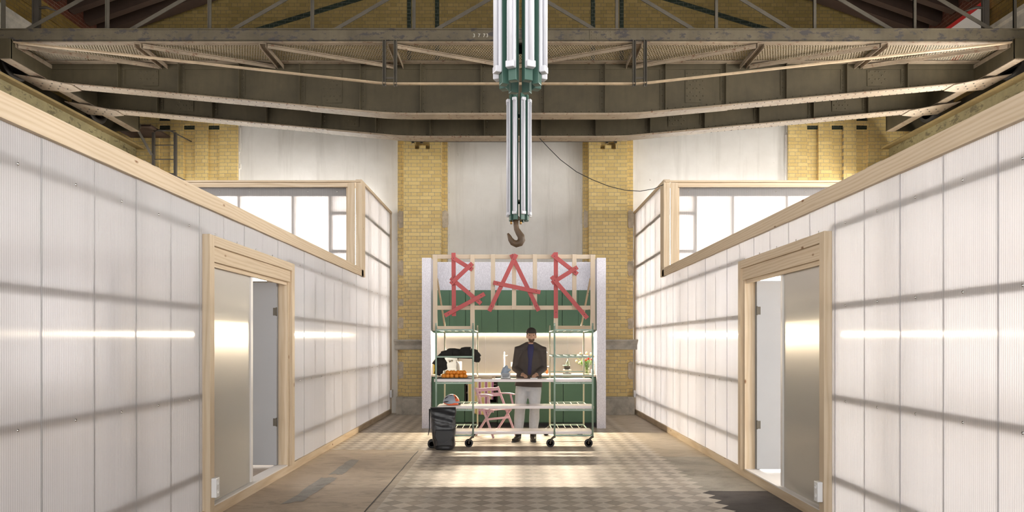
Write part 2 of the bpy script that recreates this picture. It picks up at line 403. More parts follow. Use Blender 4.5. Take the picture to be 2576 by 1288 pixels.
for (xa, ya), (xb, yb) in zip(pts, pts[1:]): bd.add([(xa-.007, ya, .003), (xa+.007, ya, .003), (xb+.007, yb, .003), (xb-.007, yb, .003)], [(0, 1, 2, 3)], 1)
tag(bd.build('trim_1', [BORDER, BLACK], fix=False), kind='structure')
def blob_patch(poly, mat, z=.0022):
    pp = []
    for i, (x, y) in enumerate(poly):
        x2, y2 = poly[(i+1) % len(poly)]
        for k in range(6):
            t_ = k/6; pp.append((x+(x2-x)*t_+random.uniform(-.018, .018), y+(y2-y)*t_+random.uniform(-.03, .03), z))
    m = MB(); m.add(pp, [tuple(range(len(pp)))], 0); return m.build('floor', mat, fix=False)
tag(blob_patch([(-2.17, 8.05), (-2.0, 8.05), (-2.02, 9.05), (-2.16, 9.05)], GREYP), kind='structure')
tag(blob_patch([(-2.22, 6.6), (-2.05, 6.7), (-2.02, 7.85), (-2.2, 7.85)], GREYP), kind='structure')

# far brick wall: plaster field behind, brick zones in front of it, fluted outer bays
YW = 15.05
wb = MB(); wb.box(-HX, HX, YW, YW+.3, 0, 7.0, 0); wb.box(-HX, HX, YW-.02, YW+.3, 7.0, 12.0, 1)
for sg in (-1, 1):
    a, b = (-HX, -6.03) if sg < 0 else (6.04, HX)
    rec = [(-7.76, -7.51), (-7.22, -6.97), (-6.68, -6.43)] if sg < 0 else [(6.45, 6.70), (6.99, 7.25), (7.53, 7.78)]
    cur = a
    for r0, r1 in rec:
        wb.box(cur, r0, YW-.09, YW, 0, 7.0, 2); wb.box(r0, r1, YW-.03, YW, 0, 6.24, 2)
        wb.box(r0, r1, YW-.05, YW, 6.24, 6.32, 3); wb.box(r0, r1, YW-.09, YW, 6.32, 6.41, 2)
        wb.box(r0, r1, YW-.05, YW, 6.41, 6.49, 3); wb.box(r0, r1, YW-.09, YW, 6.49, 7.0, 2); cur = r1
    wb.box(cur, b, YW-.09, YW, 0, 7.0, 2)
tag(wb.build('wall_far', [PLASTER, BRICK_D, BRICK, GREENB]), kind='structure')
for sg, no in ((-1, 21), (1, 22)):  # unseen glowing panes added to brighten the tall cabin ends from behind
    r = thing('added_window_%d' % no, (sg*5.3, YW-.12, 1.0)); tag(r, kind='structure')
    m = MB(); m.box(sg*3.2, sg*7.4, YW-.13, YW-.12, 1.0, 4.75); m.build('pane', GLOW_F, r)
    m = MB()
    for q in range(4): x = sg*(3.2+1.4*q); m.box(x-.02, x+.02, YW-.16, YW-.13, 1.0, 4.75)
    for q in range(3): m.box(sg*3.2, sg*7.4, YW-.16, YW-.13, 1.0+1.875*q-.02, 1.0+1.875*q+.02)
    m.build('glazing_bar', DARKST, r)
for k, (a0, a1, b0, b1) in enumerate(((-2.517, -1.43, -2.354, -1.541), (1.533, 2.63, 1.64, 2.466))):
    m = MB(); m.box(a0, a1, 14.93, YW-.001, 0, 7, 0)
    # ragged patches of mortar where the brick reveal was broken away
    m.box(b0, b1, 14.70, 14.93, .38, 1.40, 0); m.box(b0, b1, 14.70, 14.93, 1.62, 5.72, 0)
    m.box(b0, b0+.25, 14.70, 14.93, 5.72, 7, 0); m.box(b1-.25, b1, 14.70, 14.93, 5.72, 7, 0); m.box(b0+.25, b1-.25, 14.86, 14.93, 5.72, 7, 0)
    m.box((b0+b1)/2-.07, (b0+b1)/2+.07, 14.70, 14.87, 5.72, 5.80, 0)
    tag(m.build('wall_pilaster', BRICK), kind='structure')
    m = MB(); prof = [(14.93, 1.62), (14.52, 1.62), (14.52, 1.585), (14.56, 1.565), (14.60, 1.53), (14.64, 1.50), (14.64, 1.42), (14.66, 1.40), (14.93, 1.40)]
    m.prism(prof, a0-.02, a1+.04, 'x'); m.box(a0, a1, 14.72, 14.93, 0, .38); m.box(b0-.02, b1+.02, 14.62, 14.74, 0, .36); m.box(b0-.01, b1+.01, 14.64, 14.74, .36, .39)
    tag(m.build('trim_%d' % (k+2), STONE, bevel=.008), kind='structure')
    m = MB()
    for side in (a0, a1):
        for (z0, z1) in ((4.05, 4.45), (3.0, 3.35), (1.85, 2.1), (.75, 1.15), (2.35, 2.5)):
            if random.random() < .25: continue
            n = 28; cx = side + (.075 if side == a0 else -.055); pp = []
            for q in range(n):
                an = 2*PI*q/n; ca, sa = math.cos(an), math.sin(an)
                pp.append((cx+math.copysign(abs(ca)**.4, ca)*random.uniform(.055, .075), (z0+z1)/2+math.copysign(abs(sa)**.4, sa)*(z1-z0)/2*random.uniform(.85, 1.05)))
            m.prism(pp, 14.915, 14.94, 'y')
    tag(m.build('wall_mortar_patch', PATCH), kind='structure')
# ragged plaster edges beside the brick reveals
m = MB()
for xe, dr in ((-2.517, -1), (-1.43, 1), (1.533, -1), (2.63, 1), (-6.03, 1), (6.04, -1)):
    z = 0
    while z < 6.9:
        h = random.uniform(.05, .22); d = random.uniform(.005, .05)
        m.box(xe, xe+dr*d, YW-.03 if abs(xe) < 3 else YW-.05, YW+.01, z, z+h); z += h
tag(m.build('wall_plaster_edge', PLASTER), kind='structure')
# green glazed brick bands in the gable
m = MB()
def band(p, q, w_): m.beam((p[0], YW-.03, p[1]), (q[0], YW-.03, q[1]), .03, w_, up=(0, 0, 1))
for xx in (1030, 1100, 1491, 1563):
    p = px(xx, 40, YW); m.box(p.x-.045, p.x+.045, YW-.04, YW, 7.0, 11.5)
for pa, pb in (((560, 104), (960, -18)), ((2020, 104), (1620, -18))):
    a, b = px(*pa, YW), px(*pb, YW); band((a.x, a.z), (b.x, b.z), .095)
tag(m.build('trim_4', GREENB), kind='structure')
# side walls with glowing windows added to backlight the cabins, cornice and red brick top
for sg, nm, sk in ((-1, 'left', GLOW_L), (1, 'right', GLOW_R)):
    m = MB(); X = sg*HX; Xo = sg*(HX+.35)
    piers = [-3, -2.4, .4, 1.4, 4.2, 5.2, 8.0, 9.0, 11.6, 12.3, 14.9, 15.3]
    for a, b in zip(piers[0::2], piers[1::2]): m.box(X, Xo, a, b, 0, 5.3, 0)
    m.box(X, Xo, -3, 15.3, 0, .7, 0); m.box(X, Xo, -3, 15.3, 5.1, 7.75, 0); m.box(X-sg*.04, Xo, -3, 15.3, 7.75, 8.0, 0); m.box(X, Xo, -3, 15.3, 8.0, 8.45, 1)
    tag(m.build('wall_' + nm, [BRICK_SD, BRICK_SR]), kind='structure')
    m = MB(); m.prism([(X, 6.98), (X-sg*.09, 7.02), (X-sg*.09, 7.25), (X-sg*.12, 7.3), (X-sg*.12, 7.38), (X, 7.42)], -3, 15.0, 'y')
    tag(m.build('trim_%d' % (5 if sg < 0 else 6), STONE), kind='structure')
    k = 0
    for a, b in zip(piers[1::2], piers[2::2]):
        k += 1; nme = 'added_window_%d' % (k + (0 if sg < 0 else 10))
        r = thing(nme, (X+sg*.2, (a+b)/2, .7)); tag(r, kind='structure')
        g = MB(); g.box(X+sg*.22, X+sg*.25, a, b, .7, 5.1); g.build('pane', sk, r)
        g = MB()
        for q in range(5): y = a+(b-a)*q/4; g.box(X+sg*.15, X+sg*.2, y-.025, y+.025, .7, 5.1)
        for q in range(6): z = .7+4.4*q/5; g.box(X+sg*.15, X+sg*.2, a, b, z-.025, z+.025)
        g.build('glazing_bar', DARKST, r)
# roof
SL = .353; ZE = 8.42
for sg in (-1, 1):
    m = MB(); m.prism([(sg*(HX+.4), ZE-.4*SL), (0, ZE+HX*SL), (0, ZE+HX*SL+.12), (sg*(HX+.4), ZE-.4*SL+.12)], -3, 15.3, 'y')
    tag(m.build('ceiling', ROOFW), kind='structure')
    for q in range(4):
        y = 14.75 - q*.52
        r = MB(); r.beam((sg*HX, y, ZE-.13), (sg*.12, y, ZE+(HX-.12)*SL-.13), .16 if q else .3, .24)
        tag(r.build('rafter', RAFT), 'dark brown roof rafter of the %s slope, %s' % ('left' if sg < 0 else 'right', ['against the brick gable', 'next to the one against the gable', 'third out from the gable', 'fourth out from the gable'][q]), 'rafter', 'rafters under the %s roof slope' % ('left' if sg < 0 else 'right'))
# ================================================================== CABINS
WXX = 2.68
ZT, ZTALL = 2.73, 4.40
DECK_L = plain('grey_brown_deck', (.42, .35, .29), .8); ROOF_L = plain('grey_roof_boards', (.42, .40, .42), .8)
def cabin(sg):
    side = 'left' if sg < 0 else 'right'
    r = thing('timber_cabin', (sg*WXX, 8, 0), 'long translucent polycarbonate and pine cabin along the %s side of the aisle' % side, 'cabin')
    X = lambda d: sg*(WXX+d)          # d > 0 goes into the cabin
    y0c, dy = (3.90, .4915) if sg < 0 else (3.787, .48)
    dn, df = (5.92, 8.22) if sg < 0 else (5.76, 7.96)      # outer edges of the door casing
    ky = int(math.ceil((y0c+1)/dy)); ks = range(-ky, 30)
    def sheet(a, b, z0, z1, k):
        o = .0048 if k % 2 else 0
        m = MB(); m.box(X(.012+o), X(.0165+o), a, b, z0, z1); return m.build('wall_panel', POLY, r)
    yt = 12.05
    for k in ks:
        a = y0c+k*dy; b = min(a+dy+.009, 15.02)
        if a > 14.9: break
        top = ZT+.05 if a < yt-.1 else ZTALL
        if b <= dn+.02 or a >= df-.02: sheet(a, b, .085, top, k)
        else:
            sheet(a, b, 2.46, top, k)
            if a < dn+.02: sheet(a, dn+.02, .085, 2.46, k)
            if b > df-.02: sheet(df-.02, b, .085, 2.46, k)
    # base beam and top rail
    m = MB(); m.box(X(-.012), X(.045), -1, 15.0, 0, .095); m.build('base_beam', WY, r, .003)
    m = MB(); m.box(X(-.02), X(.05), -1, yt+.12, ZT, ZT+.115); m.build('top_rail', WY, r, .003)
    m = MB(); m.box(X(.0), X(.10), -1, yt, ZT+.115, ZT+.15); m.build('roof_edge_board', WY, r, .003)
    # horizontal rails and studs behind the sheets
    for z in (.42, 1.10, 1.86, 2.52):
        gp = .10 if sg < 0 else .055
        for a, b in ((-1, dn+.03), (df-.03, 15.0)):
            m = MB(); m.box(X(gp), X(gp+.05), a, b, z-.026, z+.026); m.build('rail', WY, r)
    for z in (3.20, 3.88):
        m = MB(); m.box(X(.024), X(.075), yt, 15.0, z-.03, z+.03); m.build('rail', WY, r)
    for y in (1.0, 2.45, 3.4, 4.9, 9.7, 11.1):
        m = MB(); m.box(X(.15), X(.22), y-.03, y+.03, .09, ZT+.1); m.build('stud', WZ, r)
    for y in (13.0, 14.0, 14.95):
        m = MB(); m.box(X(.15), X(.22), y-.03, y+.03, .09, ZTALL); m.build('stud', WZ, r)
    m = MB(); m.box(X(-.012), X(.05), 15.0, 15.03, 0, ZTALL+.03); m.build('end_board', WZ, r)
    # screws with washers
    for k in ks:
        a = y0c+(k+.62)*dy
        if a < 3.3 or a > 14.8: continue
        for z in ((2.53,) if dn < a < df else (1.08, 2.53)) + ((1.86,) if sg > 0 and not dn < a < df else ()):
            if dn-.1 < a < df+.1 and z < 2.5: continue
            m = MB(); m.lathe([(.0, 0), (.009, 0), (.009, .002), (.004, .006), (0, .007)], (X(.012)-sg*.0, a, z), 10, 'x')
            if sg > 0: m.v = [(2*X(.012)-v[0], v[1], v[2]) for v in m.v]
            m.build('screw', CHROME, r)
    # floor deck and low ceiling joists seen through the door
    m = MB(); m.box(X(.045), X(2.9), -1, 15.0, .05, .088); m.build('deck', DECK_L if sg < 0 else WHITEP, r)
    xo = sg*8.55
    m = MB(); m.box(X(.10), xo, -1, yt, ZT+.02, ZT+.06); m.build('low_roof', ROOF_L if sg < 0 else WHITEP, r)  # roof added to keep the pane light off the crane
    m = MB(); m.box(X(.06), xo, yt+.27, 14.85, ZTALL-.06, ZTALL-.03); m.build('tall_roof', WHITEP, r)  # unseen roof added to hold the light inside the tall end
    # tall end: frame facing the aisle's entrance
    xe = sg*7.4
    m = MB(); m.box(X(-.02), X(.09), yt-.02, yt+.26, ZT-.10+.1, ZTALL+.03); m.build('corner_post', WZ, r, .003)
    m = MB(); m.box(X(.10), X(.23), yt-.03, yt+.0, ZT+.05, ZTALL-.03); m.build('front_jamb', WZ, r, .003)
    m = MB(); m.box(X(.23), X(.26), yt+.0, yt+.11, ZT+.05, ZTALL-.11); m.build('front_jamb', WZ, r, .003)
    m = MB(); m.box(X(.0), xe, yt-.05, yt+.26, ZTALL-.025, ZTALL+.01); m.build('front_cap', WX, r, .003)
    m = MB(); m.box(X(.23), xe, yt-.03, yt+.01, ZTALL-.105, ZTALL-.03); m.build('front_head', WX, r, .003)
    x = X(.25); i = 0
    while abs(x) < 7.3:
        x2 = x+sg*.62; m = MB(); m.box(x, x2-sg*.001, yt+.11, yt+.1145, ZT, ZTALL-.04); m.build('front_panel', POLY, r); x = x2; i += 1
    m = MB(); m.box(X(.23), xe, yt+.12, yt+.17, ZTALL-.24, ZTALL-.05); m.build('front_rail', WX, r)
    for xx in (.56, 1.22, 2.18, 3.2, 4.2):
        m = MB(); m.box(X(xx), X(xx+.05), yt+.13, yt+.23, .1, ZTALL-.24); m.build('front_stud', WZ, r)
    for z in (3.86, 3.18):
        m = MB(); m.box(X(.26), X(.56), yt+.13, yt+.19, z-.03, z+.03); m.build('front_rail', WX, r)
    for q in range(8):
        m = MB(); m.lathe([(0, 0), (.009, 0), (.009, -.003), (.003, -.007), (0, -.007)], (X(.45+q*.52), yt+.11, ZTALL-.16), 10, 'y'); m.build('screw', CHROME, r)
    m = MB(); m.box(X(-.02), X(.05), yt+.26, 15.03, ZTALL-.02, ZTALL+.03); m.build('top_rail', WY, r, .003)
    # door casing, standing proud of the sheets
    for a, b in ((dn, dn+.09), (df-.09, df)):
        m = MB(); m.box(X(-.055), X(.10), a, b, .02 if a == dn else .09, 2.50); m.build('door_casing', WZ, r, .003)
    m = MB(); m.box(X(-.055), X(.10), dn+.09, df-.09, 2.41, 2.50); m.build('door_head_casing', WY, r, .003)
    m = MB(); m.box(X(-.03), X(.09), dn+.09, df-.09, 2.275, 2.41); m.build('door_header', WY, r, .003)
    m = MB(); m.box(X(.0), X(.03), dn+.09, df-.09, 2.235, 2.275); m.build('door_stop', WY, r)
    for a, b in ((dn+.09, dn+.12), (df-.13, df-.09)):
        m = MB(); m.box(X(-.02), X(.10), a, b, .095, 2.275); m.build('door_jamb', WZ, r)
    m = MB(); m.box(X(-.012), X(.13), dn+.09, df-.09, .095, .108); m.build('door_sill', WHITEP, r)
    # near leaf shut, far leaf swung fully inward
    ya, yb = dn+.12, df-.13; ym = (ya+yb)/2
    m = MB(); m.box(X(.035), X(.08), ya, ym-.02, .115, 2.262); lf = m.build('door_leaf', ALU, r, .002)
    m = MB(); m.box(X(.02), X(.085), ym-.02, ym+.03, .115, 2.262); m.build('meeting_strip', WHITEP, lf, .002)
    m = MB(); m.box(X(.10), X(.10+(yb-ym)), yb-.055, yb-.01, .115, 2.262); lf = m.build('door_leaf', ALU_IN, r, .002)
    for z in (.62, 1.92):
        g = MB(); g.tube([(X(.10), yb-.06, z-.05), (X(.10), yb-.06, z+.05)], .009, 8); g.box(X(.10), X(.14), yb-.062, yb-.056, z-.045, z+.045); g.build('hinge', GREYST, lf)
    m = MB(); m.box(X(.10), X(.16), yb+.005, yb+.03, .1, 2.27); m.build('door_jamb', ALU_IN, r)
    return r
cabL = cabin(-1); cabR = cabin(1)
def socket(x, y0, y1, z0, z1, sg, label):
    r = thing('wall_socket', (x, (y0+y1)/2, z0), label, 'socket')
    m = MB(); m.box(x, x-sg*.045, y0, y1, z0, z1); m.build('housing', WHITE, r, .004)
    for k in (.28, .72):
        z = z0+(z1-z0)*k; m = MB(); m.lathe([(0, 0), (.019, 0), (.019, .003), (.014, .003), (.013, .001), (0, .001)], (0, 0, 0), 14, 'x')
        m.v = [(x-sg*.045-sg*v[0], v[1]+(y0+y1)/2, v[2]+z) for v in m.v]; m.build('outlet', WHITE, r)
    # the face toward the aisle entrance
    return r
socket(-2.625, 5.94, 6.01, .205, .375, -1, 'white double socket on the near door post of the left cabin')
socket(2.625, 5.78, 5.85, .205, .375, 1, 'white double socket on the near door post of the right cabin')
socket(-2.667, 14.80, 14.98, .36, .52, -1, 'small white socket low at the far end of the left cabin wall')
socket(2.667, 14.80, 14.98, .36, .52, 1, 'small white socket low at the far end of the right cabin wall')

# ================================================================== OVERHEAD CRANE
cr = thing('overhead_crane', (0, 12, 5.86), 'old riveted steel travelling crane bridge spanning the whole hall', 'crane')
ZTOP = 6.19
def zb(x):
    ax = abs(x)
    if ax <= 1.6: return 5.33
    if ax <= 2.1: return 5.33 + (ax-1.6)**2/.5*.022
    return 5.341 + (ax-2.1)*(5.875-5.341)/(7.9-2.1)
def rivet(m, x, y, z, ny=-1, r=.013):
    n = 6; vs = []; 
    for k in range(n): vs.append((x+r*math.cos(2*PI*k/n), y, z+r*math.sin(2*PI*k/n)))
    for k in range(n): vs.append((x+.6*r*math.cos(2*PI*k/n), y+ny*r*.6, z+.6*r*math.sin(2*PI*k/n)))
    vs.append((x, y+ny*r*.8, z)); fs = [(k, (k+1) % n, (k+1) % n+n, k+n) for k in range(n)] + [(k+n, (k+1) % n+n, 2*n) for k in range(n)]
    m.add(vs, fs, 0, True)
def rivet_d(m, x, y, z, r=.012):
    n = 6; vs = [(x+r*math.cos(2*PI*k/n), y+r*math.sin(2*PI*k/n), z) for k in range(n)] + [(x, y, z-r*.8)]
    m.add(vs, [(k, (k+1) % n, n) for k in range(n)], 1, True)
xs = sorted(set([-7.9+.25*i for i in range(64)]))
for Y, fr in ((11.35, 1), (12.6, 1)):
    m = MB(); lo = [(x, zb(x)) for x in xs]; m.prism(lo + [(7.85, ZTOP), (-7.9, ZTOP)], Y-.007, Y+.007, 'y')
    for i in range(0, 120):                       # rivet line along bottom angle
        x = -7.7+i*.13
        if x < 7.7: rivet(m, x, Y-.02, zb(x)+.06)
    for a, b in zip(xs, xs[1:]): m.beam((a, Y-.012, zb(a)+.05), (b, Y-.012, zb(b)+.05), .012, .1)
    m.box(-7.9, 7.85, Y-.018, Y-.006, ZTOP-.1, ZTOP-.012)
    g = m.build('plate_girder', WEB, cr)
    m = MB()
    for a, b in zip(xs, xs[1:]): m.beam((a, Y, zb(a)-.007), (b, Y, zb(b)-.007), .26, .018)
    for a, b in zip(xs[18:46], xs[19:47]): m.beam((a, Y, zb(a)-.02), (b, Y, zb(b)-.02), .25, .012)
    i = 0; x = -7.6
    while x < 7.6:
        for dyy in (-.095, .095): rivet_d(m, x+(.04 if dyy > 0 else 0), Y+dyy, zb(x)-.016)
        x += .125
    for sg in (-1, 1):
        pl = [(sg*7.25, Y-.13), (sg*7.55, Y-.27), (sg*8.05, Y-.34), (sg*8.05, Y+.34), (sg*7.55, Y+.27), (sg*7.25, Y+.13)]
        m.prism(pl, 5.80, 5.815, 'z') if False else m.add([(a, b, zb(a)-.03+.02*(abs(a) > 8)) for a, b in pl] + [(a, b, zb(a)-.018+.02*(abs(a) > 8)) for a, b in pl], [tuple(range(6)), tuple(range(11, 5, -1))] + [(k, (k+1) % 6, (k+1) % 6+6, k+6) for k in range(6)])
        for k in range(10): rivet_d(m, sg*(7.4+.06*k), Y-.16+.32*((k*7) % 10)/9, zb(7.4+.06*k)-.03, .016)
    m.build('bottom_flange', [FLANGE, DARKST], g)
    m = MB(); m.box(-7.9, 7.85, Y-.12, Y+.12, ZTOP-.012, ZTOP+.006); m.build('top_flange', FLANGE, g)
    for k in range(7):
        for sg in (-1, 1):
            x = sg*(.49+k); m = MB(); z0 = zb(x)+.02
            m.box(x-.045, x+.045, Y-.017, Y-.007, z0, ZTOP-.02); m.box(x+.035*sg-.006, x+.035*sg+.006, Y-.085, Y-.008, z0, ZTOP-.02)
            nr = 8
            for q in range(nr): rivet(m, x-.012*sg, Y-.017, z0+.07+(ZTOP-z0-.12)*q/(nr-1))
            m.build('stiffener', WEB, g)
    for x in (-6.05, -3.0, 3.03, 6.05):
        m = MB(); z0 = zb(x)+.11; z1 = ZTOP-.11; m.box(x-.165, x+.165, Y-.018, Y-.007, z0, z1); q = 0; z = z0+.05
        while z < z1-.02:
            for c_ in ((-.13, -.03, .03, .13) if q % 2 else (-.08, .08)): rivet(m, x+c_, Y-.018, z, r=.015)
            if q % 2 == 0: rivet(m, x-.13, Y-.018, z, r=.001)
            q += 1; z += .062
        m.build('splice_plate', WEB, g)
# walkways at both faces: edge beam, grating, struts, braces, truss rod, hangers
for face in (1, -1):
    YB = 10.47 if face > 0 else 13.48; YG = 11.33 if face > 0 else 12.62; s_ = 1 if face > 0 else -1
    m = MB(); m.box(-8.7, 8.7, YB, YB+s_*.012, ZTOP-.002, ZTOP+.165); m.box(-8.7, 8.7, YB, YB+s_*.075, ZTOP-.008, ZTOP+.004); m.box(-8.7, 8.7, YB-s_*.03, YB+s_*.075, ZTOP+.158, ZTOP+.172)
    if face > 0:
        x0, x1 = 2.38-1.2, 2.75-1.2
        m.box(x0, x1+.1, YB-.008, YB, ZTOP+.01, ZTOP+.15)
        for q in range(6):
            for z in (ZTOP+.03, ZTOP+.08, ZTOP+.13): rivet(m, x0+.03+q*.075, YB-.008, z, r=.011)
    m.build('walkway_beam', BEAMT, cr)
    m = MB(); m.box(-8.0, 8.0, YB+s_*.08, YG-s_*.09, ZTOP-.0, ZTOP+.003); m.build('walkway_grating', GRATE, cr)
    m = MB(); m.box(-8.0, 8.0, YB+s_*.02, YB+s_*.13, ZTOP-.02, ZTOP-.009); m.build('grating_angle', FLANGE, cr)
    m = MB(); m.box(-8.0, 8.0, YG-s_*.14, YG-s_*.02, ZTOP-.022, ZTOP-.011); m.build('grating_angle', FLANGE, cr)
    SX_ = (-7.70, -5.78, -3.85, -1.87, 1.93, 3.82, 5.72, 7.70)
    for x in SX_:
        m = MB(); m.box(x-.05, x+.05, YB+s_*.03, YG, ZTOP-.036, ZTOP-.026)
        for q in (-.05, .05): m.box(x+q-.004, x+q+.004, YB+s_*.03, YG, ZTOP-.095, ZTOP-.03)
        for q in (-.02, .02): rivet_d(m, x+q, YG-s_*.08, ZTOP-.036)
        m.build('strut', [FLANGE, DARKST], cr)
    for a, b in ((-7.62, -5.85), (-5.7, -3.93), (-3.78, -1.97), (-1.8, 0), (1.85, 0.06), (3.75, 2.02), (5.65, 3.92), (7.62, 5.8)):
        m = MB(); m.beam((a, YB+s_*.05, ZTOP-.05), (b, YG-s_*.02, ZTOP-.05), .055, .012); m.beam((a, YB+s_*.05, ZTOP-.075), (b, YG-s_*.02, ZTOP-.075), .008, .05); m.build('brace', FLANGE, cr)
    m = MB(); pts = [(-7.65, ZTOP-.03), (-2.1, 5.545), (-1.9, 5.528), (1.9, 5.528), (2.1, 5.545), (7.65, ZTOP-.03)]
    for a, b in zip(pts, pts[1:]): m.beam((a[0], YB+s_*.01, a[1]), (b[0], YB+s_*.01, b[1]), .055, .022)
    m.build('truss_rod', steel('rod_paint', (.40, .30, .19), (.25, .12, .05), .6) if face > 0 else DARKST, cr)
    for x in (-1.97, -1.80, 1.86, 2.03):
        m = MB(); m.box(x-.024, x+.024, YB+s_*.005, YB-s_*.005+s_*.02, 5.49, ZTOP+.0); m.box(x-.024, x-.016, YB-s_*.03, YB+s_*.03, 5.49, ZTOP); m.box(x+.016, x+.024, YB-s_*.03, YB+s_*.03, 5.49, ZTOP) 
        m.build('hanger_post', GREYST, cr)
    for x in (-1.885, 1.945):
        m = MB(); m.box(x-.07, x+.07, YB, YB+s_*.015, 5.60, 5.63); m.build('hanger_tie', GREYST, cr)
# railing along the near walkway
rx = [-7.83, -6.23, -4.66, -3.08, -1.52, .06, 1.60, 3.13, 4.64, 6.18, 7.72]
for x in rx:
    m = MB(); m.box(x-.024, x+.024, 10.49, 10.51, ZTOP+.165, 7.12); m.box(x-.024, x-.018, 10.47, 10.51, ZTOP+.165, 7.12); m.build('railing_post', GREYST, cr)
for i, x in enumerate(rx[:-1]):
    if x < 0: a, b = (x+.3, 6.36), (rx[i+1], 7.09)
    else: a, b = (rx[i+1]-.3, 6.36), (x, 7.09)
    m = MB(); m.beam((a[0], 10.53, a[1]), (b[0], 10.53, b[1]), .012, .055); m.build('railing_brace', GREYST, cr)
m = MB(); m.box(-8.6, 8.6, 10.48, 10.53, 7.09, 7.13); m.build('railing_top_rail', GREYST, cr)
for sx in (-7.38, 7.33):
    m = MB(); m.box(sx-.03, sx+.045, 10.56, 10.62, ZTOP+.165, 7.6); m.box(sx-.06, sx-.035, 10.56, 10.60, ZTOP+.165, 7.3); m.build('current_collector_post', DARKST, cr)
    m = MB(); m.tube([(sx+(.02 if sx < 0 else -.02), 10.58, 6.74), (sx+(.15 if sx < 0 else -.15), 10.58, 6.75), (sx+(.32 if sx < 0 else -.32), 10.58, 6.69)], [.02, .022, .008], 8); m.build('collector_arm', DARKST, cr)
# end carriages with spoked wheels
for sg in (-1, 1):
    m = MB()
    for x0, x1 in ((7.66, 7.70), (8.55, 8.59)):
        m.box(sg*x0, sg*x1, 10.42, 14.0, 5.89, 6.2)
    m.box(sg*7.66, sg*8.6, 10.40, 10.44, 5.89, 6.19); m.box(sg*7.66, sg*8.6, 13.98, 14.02, 5.89, 6.19)
    g = m.build('end_carriage', WEB, cr)
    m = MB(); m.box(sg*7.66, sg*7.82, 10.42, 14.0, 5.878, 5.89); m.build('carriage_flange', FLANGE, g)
    m = MB(); m.box(sg*7.9, sg*8.5, 10.9, 11.3, 6.0, 6.2); m.build('bearing_box', DARKST, g)
    for yw in (11.15, 13.35):
        m = MB(); R = .33; xc = sg*8.17
        m.lathe([(R-.07, -.05), (R, -.05), (R, .035), (R+.025, .035), (R+.025, .055), (R-.07, .055), (R-.07, -.05)], (xc, yw, 5.865+R), 32, 'x')
        m.lathe([(0, -.07), (.07, -.07), (.07, .07), (0, .07)], (xc, yw, 5.865+R), 16, 'x')
        for k in range(6):
            a = k*PI/3+.3; m.beam((xc, yw+math.cos(a)*.05, 5.865+R+math.sin(a)*.05), (xc, yw+math.cos(a)*(R-.05), 5.865+R+math.sin(a)*(R-.05)), .05, .045, up=(1, 0, 0))
        m.build('wheel', DARKST, g)
# stencilled number
def text(s, size, loc, rot, mat, name, parent=None, ext=.0015):
    cu = bpy.data.curves.new(name, 'FONT'); cu.body = s; cu.size = size; cu.align_x = 'CENTER'; cu.align_y = 'CENTER'; cu.extrude = ext; cu.space_character = 1.25
    tmp = bpy.data.objects.new(name + '_outline', cu); C.objects.link(tmp); bpy.context.view_layer.update()
    me = bpy.data.meshes.new_from_object(tmp.evaluated_get(bpy.context.evaluated_depsgraph_get())); bpy.data.objects.remove(tmp)
    me.materials.clear(); me.materials.append(mat)
    o = bpy.data.objects.new(name, me); C.objects.link(o); o.rotation_euler = rot
    if parent: o.parent = parent; o.location = Vector(loc) - world_loc(parent)
    else: o.location = loc
    return o
tn = text('3 7 73', .075, px(1209, 89.5, 10.465), (PI/2, 0, 0), plain('stencil_white', (.5, .47, .4), .7), 'stencil_number', cr); tn['label'] = 'white stencilled number on the walkway beam'
# runway beams
for sg, nm in ((-1, 'left'), (1, 'right')):
    r = thing('crane_runway_beam', (sg*8.17, 6, 5.36), 'rusty olive crane runway beam above the %s cabin' % nm, 'beam', None)
    m = MB(); m.box(sg*8.15, sg*8.19, -3, 14.78, 5.40, 5.75); m.build('web', RUNWAY, r)
    m = MB(); m.box(sg*8.0, sg*8.34, -3, 14.82, 5.75, 5.79); m.build('top_flange', RUNTOP, r)
    m = MB(); m.box(sg*8.0, sg*8.34, -3, 14.75, 5.38, 5.41); m.build('bottom_flange', RUNWAY, r)
    m = MB(); m.box(sg*8.13, sg*8.21, -3, 14.8, 5.79, 5.865); m.build('rail', DARKST, r)
    m = MB(); m.box(sg*7.72, sg*8.6, 14.3, 14.96, 5.12, 5.38); tag(m.build('bearing_stone', STONE, bevel=.02), 'grey stone block carrying the far end of the %s runway beam' % nm, 'stone block')
    for k, y in enumerate((2.0, 5.3, 8.9, 12.6)):
        m = MB(); m.prism([(sg*HX, 5.38), (sg*8.0, 5.38), (sg*8.0, 5.22), (sg*HX, 4.6)], y-.15, y+.15, 'y')
        m.build('bracket', WEB, r)
# side-wall sign on the right
r = thing('wall_sign', (8.87, 13.5, 7.2), 'white sign with red border high on the right side wall', 'sign')
m = MB(); m.box(8.76, 8.85, 12.7, 14.5, 7.15, 7.92); m.build('sign_border', plain('sign_red', (.5, .03, .03), .5), r)
m = MB(); m.box(8.752, 8.761, 12.76, 14.44, 7.21, 7.83); m.build('sign_face', WHITEP, r)
